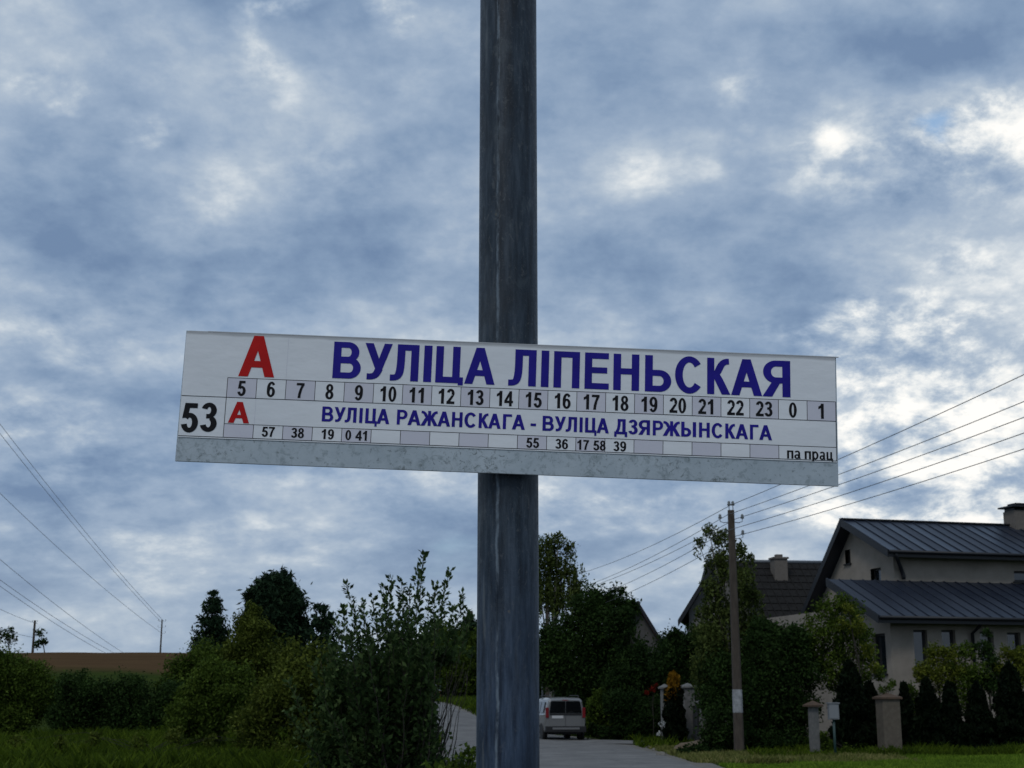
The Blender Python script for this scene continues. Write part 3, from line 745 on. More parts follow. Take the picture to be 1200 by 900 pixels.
def woody(parent, base, blobs, r0, bark, name='trunk', lean=0):
    cs = [c_ for c_, _ in blobs]; top = max(cs, key=lambda c_: c_.z)
    ctr = sum(cs, Vector()) / len(cs)
    b = MB(); t1 = Vector((base[0] + (ctr.x - base[0]) * .6, base[1] + (ctr.y - base[1]) * .6, base[2] + (ctr.z - base[2]) * .75))
    pts = [Vector(base) - Vector((0, 0, .2)), Vector(base).lerp(t1, .5) + Vector((random.uniform(-.05, .05), 0, 0)), t1, t1.lerp(top, .6), top]
    b.tube(pts, [r0, r0 * .8, r0 * .6, r0 * .35, r0 * .1], 8)
    tr = b.build(name, bark, parent, smooth=True)
    for c_ in cs[:14]:
        f = random.uniform(.35, .95); s0 = Vector(base).lerp(t1, f)
        mid = s0.lerp(c_, .5) + Vector((0, 0, .12 * (c_ - s0).length))
        b = MB().tube([s0, mid, c_], [r0 * .38, r0 * .22, r0 * .06], 6); b.build('limb', M['bark'], parent, smooth=True)
def tree(name, label, Yd, bl, leaf, material, cat='tree', base=None, r0=.12, bark='bark', cover=6, group=None, ragged=.28, elong=1.5, updir=0, sub=9, extra=None, squash=1.0):
    blobs = px_blobs(bl, Yd)
    bx = sum(c_.x for c_, _ in blobs) / len(blobs) if base is None else at(base, 850, Yd).x
    zb = gz(bx, Yd); r = thing(name, label, cat, (bx, Yd, zb), group)
    V = clipz(foliage(blobs, leaf, cover, ragged, elong, updir, squash, sub))
    quads('foliage' if cat in ('bush', 'shrub') else 'crown', V, M[material], r)
    woody(r, (bx, Yd, zb), blobs, r0, M[bark], 'stem' if cat in ('bush', 'shrub') else 'trunk')
    if extra: extra(r, blobs)
    return r
def conifer(name, label, Yd, px, ytop, ybase, halfw, material, tiers=26, leaf=.10, cover=1.0, group=None, power=1.0, tipmat=None, cat='tree', sagf=.25, zb=None):
    """whorls of drooping branches with needle sprays"""
    top = at(px, ytop, Yd); x = top.x; zb = gz(x, Yd) if zb is None else zb; Ht = top.z - zb; Rm = halfw * mpp(Yd)
    r = thing(name, label, cat, (x, Yd, zb), group); P = []
    for i in range(tiers):
        f = (i + random.uniform(-.3, .3)) / tiers; f = min(max(f, 0), .985); z = zb + .15 + (Ht - .15) * f
        rad = Rm * (1 - f) ** power + .04
        nb = 9 + int(6 * (1 - f))
        for _ in range(nb):
            a = random.uniform(0, 2 * math.pi); L = rad * random.uniform(.7, 1.12); n = max(4, int(cover * L / leaf * 9))
            s = rng.random(n) ** .7; px_ = x + math.cos(a) * L * s; py_ = Yd + math.sin(a) * L * s
            pz = z - sagf * L * s + .12 * L * s * s
            q = np.stack([px_, py_, pz], 1) + rng.normal(size=(n, 3)) * (leaf * .55 + .06 * L)
            P.append(q)
    P = np.concatenate(P); V = leaves(P, leaf, elong=1.9, droop=.3); V = clipz(V)
    mi = None; mats = [M[material]]
    if tipmat:
        mats.append(M[tipmat]); f = (P[:len(V), 2] - zb) / Ht
        f = (V[:, 0, 2] - zb) / Ht; mi = (f + rng.normal(size=len(V)) * .06 > .84).astype(int)
    quads('foliage', V, mats, r, mi=mi)
    MB().tube([(x, Yd, zb - .2), (x, Yd, zb + Ht * .5), (x, Yd, zb + Ht * .97)], [.05 + Rm * .07, .03 + Rm * .04, .012], 8).build('trunk', M['bark'], r, smooth=True)
    return r
def thuja(label, px, ytop, halfw, Yd, tip=None, power=.55, group='dark thujas along the garden edge'):
    """dense upright cone"""
    top = at(px, ytop, Yd); x = top.x; zb = gz(x, Yd); Ht = top.z - zb; Rm = halfw * mpp(Yd)
    r = thing('thuja', label, 'thuja', (x, Yd, zb), group)
    n = int(30 * Ht * Rm / (.07 ** 2)); f = rng.random(n) ** 1.15
    rad = Rm * (1 - f) ** power * np.where(f < .12, .75 + 2 * f, 1) * (1 + .10 * np.sin(f * 23 + px)) * rng.uniform(.55, 1.06, n) ** .5
    a = rng.uniform(0, 2 * math.pi, n); rad *= 1 + .12 * np.sin(a * 5 + f * 9) + .16 * np.sin(a * 2 + f * 14 + px * 1.7) * np.sin(f * 31 + px)
    P = np.stack([x + np.cos(a) * rad, Yd + np.sin(a) * rad, zb + Ht * f], 1) + rng.normal(size=(n, 3)) * .02
    V = leaves(P, .085, elong=1.8, updir=1.6)
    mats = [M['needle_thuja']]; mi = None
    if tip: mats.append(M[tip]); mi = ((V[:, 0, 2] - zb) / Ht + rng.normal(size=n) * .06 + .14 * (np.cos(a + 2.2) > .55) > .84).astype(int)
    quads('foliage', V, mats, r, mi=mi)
    MB().tube([(x, Yd, zb - .2), (x, Yd, zb + Ht * .9)], [.06, .012], 8).build('trunk', M['bark'], r, smooth=True)
    return r
def weeping(name, label, Yd, bl, leaf, material, base, r0=.16, strands=420, drop=(.6, 1.8), cover=2.0, group=None):
    blobs = px_blobs(bl, Yd); bx = at(base, 850, Yd).x; zb = gz(bx, Yd)
    r = thing(name, label, 'birch', (bx, Yd, zb), group); P = []
    for c_, rm in blobs:
        k = int(strands * rm * rm / sum(q[1] ** 2 for q in blobs)) + 6
        d = unit(rng.normal(size=(k, 3))); d[:, 2] = np.abs(d[:, 2]); s0 = d * rm * rng.uniform(.3, 1, (k, 1)) + np.array(c_)
        for j in range(k):
            L = rng.uniform(*drop) * min(1, rm / 1.0 + .35); n = max(5, int(L / (leaf * .38)))
            f = np.linspace(0, 1, n); out = d[j, :2] * .22 * L
            q = np.stack([s0[j, 0] + out[0] * f * (1 - .5 * f), s0[j, 1] + out[1] * f * (1 - .5 * f), s0[j, 2] - L * f], 1)
            P.append(q + rng.normal(size=q.shape) * leaf * .45)
    V1 = leaves(np.concatenate(P), leaf, elong=1.6, droop=.9)
    V = clipz(np.concatenate([V1, foliage(blobs, leaf, cover)]))
    quads('crown', V, M[material], r); woody(r, (bx, Yd, zb), blobs, r0, M['birch_bark'])
    return r

# ------------------------------------------------------------------ houses
M['wall'] = mat('beige_block_wall', (.21, .182, .150), .9, var=(.30, .262, .22), scale=1.3, detail=10, bump=.5, bscale=26)
M['wall2'] = mat('grey_plaster_wall', (.07, .068, .066), .9, var=(.10, .096, .092), scale=6)
M['wing_wall'] = mat('pale_wing_wall', (.12, .118, .11), .9, var=(.17, .165, .155), scale=6)
M['roofm'] = mat('dark_roof_sheet', (.010, .014, .024), .5, .0, var=(.016, .021, .034), scale=3, spec=.35)
M['trim'] = mat('dark_trim', (.008, .009, .012), .5)
M['soffit'] = mat('dark_soffit_boards', (.014, .012, .011), .7)
M['frame'] = mat('dark_window_frame', (.02, .018, .017), .5)
M['glass'] = mat('window_glass', (.012, .016, .02), .08, spec=.9)
M['oldroof'] = mat('old_slate_roof', (.014, .0135, .013), .95, var=(.026, .025, .024), scale=7, bump=.4, spec=.1)
M['redroof'] = mat('brown_roof', (.11, .045, .03), .8, var=(.15, .065, .045), scale=5)
M['chimney'] = mat('chimney_brick', (.12, .105, .09), .9, var=(.16, .14, .12), scale=10, bump=.4)
M['flash'] = mat('zinc_flashing', (.13, .14, .15), .5, .3)

_t = NT(M['roofm'].node_tree); _p = M['roofm'].node_tree.nodes['Principled BSDF']; _src = _p.inputs['Base Color'].links[0].from_socket
_rn = _t.new('ShaderNodeObjectInfo').outputs['Random']
_t.link(_t.mix(_t.math('MULTIPLY', _rn, .55), _src, (.024, .030, .044)), _p.inputs['Base Color']); _t.link(_t.mr(_rn, 0, 1, .3, .5), _p.inputs['Roughness'])
class Frame:
    """a building's own axes: s along the front, t backwards, z up"""
    def __init__(s, px, py, Yd, yaw):
        q = at(px, py, Yd); s.O = Vector((q.x, q.y, 0)); s.a = Vector((math.cos(yaw), math.sin(yaw), 0)); s.b = Vector((-math.sin(yaw), math.cos(yaw), 0))
        s.ax = (s.a, s.b, Vector((0, 0, 1)))
    def P(s, u, t_, z): return s.O + s.a * u + s.b * t_ + Vector((0, 0, z))
    def front(s, px, py, t_=0.0):          # photographed point on the plane t = t_: gives (s, z)
        d = ray(px, py); o = Vector((0, 0, CAMZ)); k = ((s.O - o).dot(s.b) + t_) / d.dot(s.b); q = o + d * k - s.O
        return q.dot(s.a), q.z
    def side(s, px, py, u=0.0):            # on the plane s = u: gives (t, z)
        d = ray(px, py); o = Vector((0, 0, CAMZ)); k = ((s.O - o).dot(s.a) + u) / d.dot(s.a); q = o + d * k - s.O
        return q.dot(s.b), q.z

HF = Frame(1047, 800, 47, R(15))
house = thing('two_storey_house', 'beige two-storey house with dark standing-seam roofs on two levels, at the right', 'house', HF.P(0, 0, 0))
LEN = 12.0
zE = HF.front(1030, 722, -.6)[1]; sE = HF.front(1030, 722, -.6)[0]
# lower roof: from eave (t=-.6) up to T1
T1 = 2.9
sT, zT = HF.front(972, 675, T1)
sV = sE                                              # verge position
zT = HF.front(1060, 681, T1)[1]
print('lower roof', sE, zE, sT, zT)
uw = HF.front(1047, 660, T1)[0]                      # left corner of the upper wall
TU = T1 - .55
sU, zU = HF.front(1041, 645, TU)
print('upper', uw, sU, zU)
# ridge: at plane s=sU find t of the peak
tR, zR = HF.side(985, 609, sU)
tBk, zBk = HF.side(938, 722, sU)
print('ridge', tR, zR, 'back', tBk, zBk)
def slab_roof(name, u0, u1, t0, z0, t1, z1, nseam, root, over=.0):
    """roof plane from (t0,z0) low edge to (t1,z1) high edge, seams as panels"""
    dt, dz_ = t1 - t0, z1 - z0; L = math.hypot(dt, dz_); up = HF.b * (dt / L) + Vector((0, 0, dz_ / L)); nrm = HF.a.cross(up)
    wv_ = (u1 - u0) / nseam
    me = None
    for k in range(nseam):
        c0 = HF.P(u0 + k * wv_, t0, z0)
        if me is None:
            b = MB()
            def q(u, l, h): return HF.a * u + up * l + nrm * h
            # pan with raised seam on its left side, cross-section extruded along the slope
            sec = [(0, 0), (0, .045), (.022, .045), (.03, .008), (wv_ * .5, .004), (wv_ - .001, .008), (wv_ - .001, 0)]
            n = len(sec); b.v = [tuple(q(u, 0, h)) for u, h in sec] + [tuple(q(u, L, h)) for u, h in sec]
            b.f = [(i, (i + 1) % n, (i + 1) % n + n, i + n) for i in range(n)] + [tuple(range(n))[::-1], tuple(range(n, 2 * n))]; b.mi = [0] * len(b.f)
            o = b.build('roof_panel', M['roofm'], None); me = o.data; 
        else:
            o = bpy.data.objects.new('roof_panel', me); COL.objects.link(o)
        o.parent = root; o.location = c0 - Vector(root['_o'])
    # slab under the panels
    b = MB(); b.prism([HF.P(u0, t0, z0 - .003), HF.P(u1, t0, z0 - .003), HF.P(u1, t1, z1 - .003), HF.P(u0, t1, z1 - .003)], nrm * -.16)
    b.build('roof_deck', M['soffit'], root)
    b = MB().prism([HF.P(u0 - .03, t0, z0 + .03), HF.P(u0 - .03, t1, z1 + .03), HF.P(u0 - .03, t1, z1 - .24), HF.P(u0 - .03, t0, z0 - .24)], HF.a * .028)
    b.build('verge_board', M['trim'], root)
    b = MB().box(HF.P((u0 + u1) / 2, t0 - .016, z0 - .1), (u1 - u0, .028, .24), 0, HF.ax); b.build('fascia_board', M['trim'], root)
    b = MB().tube([HF.P(u0, t0 - .09, z0 - .04), HF.P(u1, t0 - .09, z0 - .04)], .06, 10); b.build('gutter', M['trim'], root, smooth=True)
slab_roof('lower', sV, sV + LEN + 2, -.6, zE, T1 + .0, zT, 30, house)
slab_roof('upper', sU, sU + LEN + 1.5, TU, zU, tR, zR, 27, house)
# rear slope of the upper roof
dtb = tBk - tR; b = MB()
nr = HF.a.cross((HF.b * dtb + Vector((0, 0, zBk - zR))).normalized())
b.prism([HF.P(sU, tR, zR), HF.P(sU + LEN + 1.5, tR, zR), HF.P(sU + LEN + 1.5, tBk, zBk), HF.P(sU, tBk, zBk)], nr * (-.18 if nr.z > 0 else .18)); b.build('rear_roof', M['roofm'], house)
b = MB().prism([HF.P(sU - .035, tR, zR + .04), HF.P(sU - .035, tBk, zBk + .04), HF.P(sU - .035, tBk, zBk - .25), HF.P(sU - .035, tR, zR - .30)], HF.a * .03); b.build('verge_board', M['trim'], house)
MB().box(HF.P(sU + (LEN + 1.5) / 2, tR, zR + .035), (LEN + 1.5, .22, .05), 0, HF.ax).build('ridge_cap', M['trim'], house)
# rear slope of lower roof / flat behind
def wall_with_holes(name, plane, u0, u1, z0, z1, holes, thick, m_, root):
    """rectangular wall piece with real openings; plane(u, d, z) gives the point d behind the face"""
    us = sorted({u0, u1, *[h[0] for h in holes], *[h[1] for h in holes]}); zs = sorted({z0, z1, *[h[2] for h in holes], *[h[3] for h in holes]})
    b = MB()
    for i in range(len(us) - 1):
        for j in range(len(zs) - 1):
            uc, zc = (us[i] + us[i + 1]) / 2, (zs[j] + zs[j + 1]) / 2
            if any(h[0] < uc < h[1] and h[2] < zc < h[3] for h in holes): continue
            b.add([plane(us[i], 0, zs[j]), plane(us[i + 1], 0, zs[j]), plane(us[i + 1], 0, zs[j + 1]), plane(us[i], 0, zs[j + 1])], [(0, 1, 2, 3)])
    for h in holes:
        c4 = [(h[0], h[2]), (h[1], h[2]), (h[1], h[3]), (h[0], h[3])]
        for k in range(4):
            (a0_, b0), (a1_, b1) = c4[k], c4[(k + 1) % 4]
            b.add([plane(a0_, 0, b0), plane(a1_, 0, b1), plane(a1_, thick, b1), plane(a0_, thick, b0)], [(0, 1, 2, 3)])
    return b.build(name, m_, root)
def window(plane, h, root, mull=1, cross=0):
    u0, u1, z0, z1 = h; fw = .07; d0 = .14
    b = MB()
    def bar(a0_, a1_, c0, c1, dd0=d0, dd1=d0 + .07):
        vs = [plane(a, d_, c_) for a in (a0_, a1_) for d_ in (dd0, dd1) for c_ in (c0, c1)]
        b.add(vs, [(0, 1, 3, 2), (4, 6, 7, 5), (0, 4, 5, 1), (2, 3, 7, 6), (0, 2, 6, 4), (1, 5, 7, 3)])
    bar(u0, u1, z0, z0 + fw); bar(u0, u1, z1 - fw, z1); bar(u0, u0 + fw, z0 + fw, z1 - fw); bar(u1 - fw, u1, z0 + fw, z1 - fw)
    for k in range(1, mull): uc = u0 + (u1 - u0) * k / mull; bar(uc - .03, uc + .03, z0 + fw, z1 - fw)
    if cross: zc = z0 + (z1 - z0) * cross; bar(u0 + fw, u1 - fw, zc - .03, zc + .03)
    wn_ = b.build('window', M['frame'], root)
    b = MB().add([plane(u0 + fw, d0 + .035, z0 + fw), plane(u1 - fw, d0 + .035, z0 + fw), plane(u1 - fw, d0 + .035, z1 - fw), plane(u0 + fw, d0 + .035, z1 - fw)], [(0, 1, 2, 3)])
    gp = b.build('pane', M['glass'], None, org=root['_o']); gp.parent = wn_
    b = MB(); vs = [plane(a, d_, c_) for a in (u0 - .06, u1 + .06) for d_ in (-.07, .0) for c_ in (z0 - .05, z0 - .003)]
    b.add(vs, [(0, 1, 3, 2), (4, 6, 7, 5), (0, 4, 5, 1), (2, 3, 7, 6), (0, 2, 6, 4), (1, 5, 7, 3)])
    si = b.build('sill', M['trim'], None, org=root['_o']); si.parent = wn_
fp = lambda u, d_, z: HF.P(u, d_, z)
wins = []
for (x0, y0, x1, y1) in ((1070, 738, 1089, 782), (1103, 738, 1122, 782), (1148, 740, 1167, 783), (1180, 741, 1199, 784), (1226, 742, 1246, 784)):
    s0, zt_ = HF.front(x0, y0); s1, zb_ = HF.front(x1, y1); wins.append((s0, s1, zb_, zt_))
wall_with_holes('wall', fp, 0, LEN, -.2, zE - .02, wins, .22, M['wall'], house)
for h in wins: window(fp, h, house, 1, 0)
# lower side (gable end) wall
sp_ = lambda u, d_, z: HF.P(d_, u, z)
t0_, zt_ = HF.side(1037, 742); t1_, zb_ = HF.side(1024, 790)
sw = (min(t0_, t1_) , max(t0_, t1_), zb_, zt_)
wall_with_holes('wall', sp_, 0, T1 + .0, -.2, zE - .03, [sw], .22, M['wall'], house); window(sp_, sw, house)
slope = (zT - zE) / (T1 + .6)
b = MB().add([HF.P(0, 0, zE - .03), HF.P(0, T1, zE - .03), HF.P(0, T1, zT - .2), HF.P(0, 0, zE + slope * .6 - .2)], [(0, 1, 2, 3)]); b.build('gable_wall', M['wall'], house)
wall_with_holes('wall', sp_, T1, tBk, -.2, zBk - .1, [], .2, M['wall'], house)
# upper walls
zs_ = lambda t_: zU + (zR - zU) * (t_ - TU) / (tR - TU) - .2 if t_ <= tR else zR + (zBk - zR) * (t_ - tR) / (tBk - tR) - .25
s0, a_ = HF.front(1188, 669, T1); s1, b2 = HF.front(1216, 682, T1)
uwin = [(s0, s1, b2, a_)]
fpu = lambda u, d_, z: HF.P(u, T1 + d_, z)
wall_with_holes('wall', fpu, uw, LEN, zT - .25, zU + .05, uwin, .22, M['wall'], house); window(fpu, uwin[0], house)
spu = lambda u, d_, z: HF.P(uw + d_, u, z)
gw = []
for (x0, y0, x1, y1) in ((990, 645, 997, 660), (1020, 667, 1033, 684)):
    ta, za = HF.side(x0, y0, uw); tb, zb2 = HF.side(x1, y1, uw); gw.append((min(ta, tb), max(ta, tb), zb2, za))
print('gable windows', gw, 'wall t from', T1)
# gable wall: columns of quads up to the rake, with holes
b = MB(); us = sorted({T1, tR, tBk - .5, *[v for h in gw for v in h[:2]], *np.linspace(T1, tBk - .5, 10)})
for i in range(len(us) - 1):
    u0, u1 = us[i], us[i + 1]; uc = (u0 + u1) / 2
    segs = [(zT - 2.5, None)]
    hs = sorted([h for h in gw if h[0] < uc < h[1]], key=lambda h: h[2]); z = -.2
    for h in hs: b.add([spu(u0, 0, z), spu(u1, 0, z), spu(u1, 0, h[2]), spu(u0, 0, h[2])], [(0, 1, 2, 3)]); z = h[3]
    b.add([spu(u0, 0, z), spu(u1, 0, z), spu(u1, 0, zs_(u1)), spu(u0, 0, zs_(u0))], [(0, 1, 2, 3)])
b.build('gable_wall', M['wall'], house)
for h in gw: window(spu, h, house)
# downpipes
def poly_pipe(pts, r, root, m_='trim', name='downpipe'): MB().tube(pts, r, 8).build(name, M[m_], root, smooth=True)
poly_pipe([HF.P(uw - .25, TU - .05, zU - .1), HF.P(uw - .15, TU + .05, zU - .25), HF.P(uw + .25, T1 - .1, zU - .62), HF.P(uw + .32, T1 - .1, zU - .85), HF.P(uw + .32, T1 - .1, zT + .06)], .07, house)
sp2, zp2 = HF.front(1137, 735)
poly_pipe([HF.P(sp2 + .1, -.6, zE - .1), HF.P(sp2 + .08, -.45, zE - .25), HF.P(sp2, -.1, zE - .5), HF.P(sp2, -.1, .1)], .06, house)
# chimney
sc_, zc_ = HF.front(1186, 598, tR - .4)
ch = MB().box(HF.P(sc_ + .75, tR - .1, (zR - .9 + zc_) / 2), (1.4, .75, zc_ - zR + .9), 0, HF.ax).build('chimney', M['chimney'], house)
b = MB().box(HF.P(sc_ + .75, tR - .1, zc_ + .16), (1.7, 1.0, .06), 0, HF.ax)
b.box(HF.P(sc_ + .75, tR - .1, zc_ + .28), (1.1, .55, .06), 0, HF.ax)
for q in (-.65, -.2, .2, .65): b.box(HF.P(sc_ + .75 + q, tR - .1, zc_ + .06), (.07, .6, .15), 0, HF.ax)
cc = b.build('chimney_cap', M['trim'], None, org=house['_o']); cc.parent = ch

# second house: dark old roof behind the weeping birch
H2 = Frame(884, 800, 62, R(8))
h2 = thing('old_house', 'older house with grey slate roof and brick chimney behind the concrete pole', 'house', H2.P(0, 0, 0))
def gable_house(FR, root, s0, s1, tE_, zE_, tR_, zR_, roofmat, wallmat, over=.5):
    up = (FR.b * (tR_ - tE_) + Vector((0, 0, zR_ - zE_))).normalized(); nrm = FR.a.cross(up)
    tB_ = 2 * tR_ - tE_
    for (ta, tb, nm) in ((tE_, tR_, 1), (tB_, tR_, 0)):
        n_ = nrm if nm else Vector((nrm.x, nrm.y, nrm.z))
        nn_ = FR.a.cross((FR.b * (tb - ta) + Vector((0, 0, zR_ - zE_))).normalized()); nn_ = nn_ if nn_.z > 0 else -nn_
        MB().prism([FR.P(s0, ta, zE_), FR.P(s1, ta, zE_), FR.P(s1, tb, zR_), FR.P(s0, tb, zR_)], nn_ * -.14).build('roof', M[roofmat], root)
    L = math.hypot(tR_ - tE_, zR_ - zE_)
    MB().tube([FR.P(s0, tR_, zR_ + .02), FR.P(s1, tR_, zR_ + .02)], .09, 8).build('ridge_cap', M['flash'], root, smooth=True)
    # corrugation ribs run down the slope
    rb = MB(); n = int((s1 - s0) / .35)
    for k in range(n + 1):
        u = s0 + (s1 - s0) * k / n
        rb.tube([FR.P(u, tE_, zE_ + .01), FR.P(u, tR_, zR_ + .01)], .03, 5, caps=False)
    o = rb.build('corrugation', M[roofmat], root, smooth=True); o['kind'] = 'stuff'
    cw = MB(); steps = 9
    for k in range(1, steps):
        f = k / steps; q = FR.P((s0 + s1) / 2, tE_ + (tR_ - tE_) * f, zE_ + (zR_ - zE_) * f + .015)
        cw.box(q, (s1 - s0, .03, .05), 0, (FR.a, up, nrm))
    cw.build('sheet_laps', M[roofmat], root)
    for u in (s0 - .03, s1 + .002):
        b = MB()
        b.prism([FR.P(u, tE_, zE_ + .04), FR.P(u, tR_, zR_ + .04), FR.P(u, tR_, zR_ - .26), FR.P(u, tE_, zE_ - .26)], FR.a * .028)
        b.prism([FR.P(u, tB_, zE_ + .04), FR.P(u, tR_, zR_ + .04), FR.P(u, tR_, zR_ - .26), FR.P(u, tB_, zE_ - .26)], FR.a * .028)
        b.build('verge_board', M['trim'], root)
    w0, w1, f0, f1 = s0 + over, s1 - over, tE_ + over, tB_ - over
    zw = zE_ + (zR_ - zE_) * over / (tR_ - tE_) - .17
    b = MB()
    b.add([FR.P(w0, f0, -.2), FR.P(w1, f0, -.2), FR.P(w1, f0, zw), FR.P(w0, f0, zw)], [(0, 1, 2, 3)])
    b.add([FR.P(w0, f1, -.2), FR.P(w1, f1, -.2), FR.P(w1, f1, zw), FR.P(w0, f1, zw)], [(0, 1, 2, 3)])
    for u in (w0, w1):
        b.add([FR.P(u, f0, -.2), FR.P(u, f1, -.2), FR.P(u, f1, zw), FR.P(u, tR_, zR_ - .2), FR.P(u, f0, zw)], [(0, 1, 2, 3, 4)])
    b.build('wall', M[wallmat], root)
    return up
tE2 = -.5
sA2, _ = H2.front(858, 727, tE2); sB2, _ = H2.front(1010, 733, tE2)
tR2 = 3.2; zR2 = H2.front(905, 659, tR2)[1]
gable_house(H2, h2, sA2, sB2, tE2, H2.front(905, 733, tE2)[1], tR2, zR2, 'oldroof', 'wall2')
# the wing whose gable faces the street
WG = Frame(847, 800, 60.3, R(79)); WG.O = Vector((WG.O.x, WG.O.y, 0))
zw_ = at(847, 650, 60.3).z; zl_ = at(797, 727, 60.3).z; hw_ = (at(847, 727, 60.3) - at(797, 727, 60.3)).length
gable_house(WG, h2, 0, 5.2, -hw_, zl_, 0, zw_, 'oldroof', 'wing_wall', .45)
c0 = H2.front(912, 655, tR2 - .9)
chx = MB().box(H2.P(c0[0] + .05, tR2 - .8, c0[1] - .75), (.62, .62, 1.5), 0, H2.ax).build('chimney', M['chimney'], h2)
b = MB().box(H2.P(c0[0] + .05, tR2 - .8, c0[1] + .03), (.74, .74, .08), 0, H2.ax); b.box(H2.P(c0[0] + .05, tR2 - .8, c0[1] + .14), (.3, .3, .14), 0, H2.ax)
o = b.build('chimney_cap', M['chimney'], None, org=h2['_o']); o.parent = chx
b = MB().box(H2.P(c0[0] + .05, tR2 - 1.35, c0[1] - 1.28), (1.0, .5, .05), 0, (H2.a, (H2.b + Vector((0, 0, .8))).normalized(), (Vector((0, 0, 1)) - H2.b * .8).normalized()))
o = b.build('flashing', M['flash'], None, org=h2['_o']); o.parent = chx
h2w = [(s_, s_ + 1.0, 1.0, 2.3) for s_ in (1.2, 3.6)]
for h in h2w: window(lambda u, d_, z: H2.P(u, d_ - .16, z), h, h2)

# third house: only the right rake of its brown roof shows above the trees
H3 = Frame(735, 800, 84, R(78))
h3 = thing('brown_roofed_house', 'far house whose brown gable roof peeps over the dark trees', 'house', H3.P(0, 0, 0))
# its gable faces the street: ridge runs away from the photographer
q0 = at(750, 706, 84); q1 = at(776, 748, 84)
H3 = Frame(750, 800, 84, R(90)); h3.location = H3.P(0, 0, 0); h3['_o'] = tuple(h3.location)
half = q1.x - q0.x + .8
gable_house(H3, h3, 0, 8, -half - .6, q0.z - (q0.z - q1.z) * (half + .6) / (q1.x - q0.x), 0, q0.z, 'redroof', 'wall2')

# ------------------------------------------------------------------ gate pillars, meter box, lamp box
M['pillar'] = mat('pillar_plaster', (.085, .070, .052), .9, var=(.125, .105, .08), scale=8, bump=.3)
M['pillar_pale'] = mat('pale_pillar', (.10, .10, .095), .9, var=(.165, .16, .15), scale=8, bump=.3)
M['pillar_cap'] = mat('pillar_cap', (.06, .04, .028), .8, var=(.10, .06, .035), scale=10)
M['green_steel'] = mat('green_steel', (.02, .05, .045), .5)
M['box_white'] = mat('white_box', (.19, .20, .21), .5)
def pillar(px0, px1, ytop, Yd, label, m_='pillar', capm='pillar_cap', rot=.25, capov=.06):
    c_ = at((px0 + px1) / 2, ytop, Yd); wd = (px1 - px0) * mpp(Yd) / (math.cos(rot) + math.sin(abs(rot))) * 1.0
    zb = gz(c_.x, Yd); r = thing('gate_pillar', label, 'pillar', (c_.x, Yd, zb), 'masonry pillars of the garden gates', 0)
    A_x = (Vector((math.cos(rot), math.sin(rot), 0)), Vector((-math.sin(rot), math.cos(rot), 0)), Vector((0, 0, 1)))
    hh = c_.z - zb - .12
    MB().box((c_.x, Yd, zb + hh / 2 - .1), (wd, wd, hh + .2), 0, A_x).build('shaft', M[m_], r, bevel=.01)
    k = wd / 2 + capov; b = MB(); base = [Vector((c_.x, Yd, zb + hh + .0)) + A_x[0] * (i * k) + A_x[1] * (j * k) for i, j in ((-1, -1), (1, -1), (1, 1), (-1, 1))]
    up = [p_ + Vector((0, 0, .05)) for p_ in base]; tip = Vector((c_.x, Yd, zb + hh + .17))
    b.add(base + up + [tip], [(0, 1, 2, 3), (0, 4, 5, 1), (1, 5, 6, 2), (2, 6, 7, 3), (3, 7, 4, 0), (4, 8, 5), (5, 8, 6), (6, 8, 7), (7, 8, 4)]); b.build('cap', M[capm], r)
    MB().box((c_.x, Yd, zb + .08), (wd + .08, wd + .08, .2), 0, A_x).build('plinth', M[m_], r)
    return r
pillar(1028, 1051, 814, 39.5, 'widest beige gate pillar, in front of the two-storey house', rot=.15)
pillar(947, 958, 823, 40, 'slim pale gate pillar left of the meter box', 'pillar_pale', rot=.35, capov=.10)
pillar(798, 813, 802, 49, 'tall pale pillar just right of the orange-topped thuja', 'pillar_pale', 'pillar_pale')
pillar(818, 830, 820, 44.5, 'lower pale pillar standing on the dry mound left of the concrete pole', 'pillar_pale', 'pillar_pale')
pillar(774, 783, 803, 49.6, 'pale pillar half hidden by the orange-topped thuja', 'pillar_pale', 'pillar_pale')
# gates between the pillars
def gate(xa, xb, ya_, yb_, Ya, Yb, label):
    a = at(xa, ya_, Ya); b2 = at(xb, yb_, Yb); za, zb = gz(a.x, Ya) + .1, gz(b2.x, Yb) + .1
    r = thing('garden_gate', label, 'gate', (a.x, Ya, za - .1))
    fr = MB(); A = Vector((a.x, Ya, 0)); B = Vector((b2.x, Yb, 0))
    for z0, z1 in ((za, zb), (a.z, b2.z)): fr.tube([A + Vector((0, 0, z0)), B + Vector((0, 0, z1))], .03, 6)
    for P_, z0, z1 in ((A, za, a.z), (B, zb, b2.z)): fr.tube([P_ + Vector((0, 0, z0)), P_ + Vector((0, 0, z1))], .03, 6)
    fr.build('gate_frame', M['iron'], r)
    L = (B - A).length; n = max(3, int(L / .13))
    for k in range(n):
        f = (k + .5) / n; p0 = A.lerp(B, f); z0 = za + (zb - za) * f + .03; z1 = a.z + (b2.z - a.z) * f - .03
        MB().box((p0.x, p0.y, (z0 + z1) / 2), (.09, .02, z1 - z0)).build('gate_board', M['iron'], r)
    return r
gate(813, 818, 828, 828, 49, 44.5, 'narrow dark metal gate between the two pale pillars')
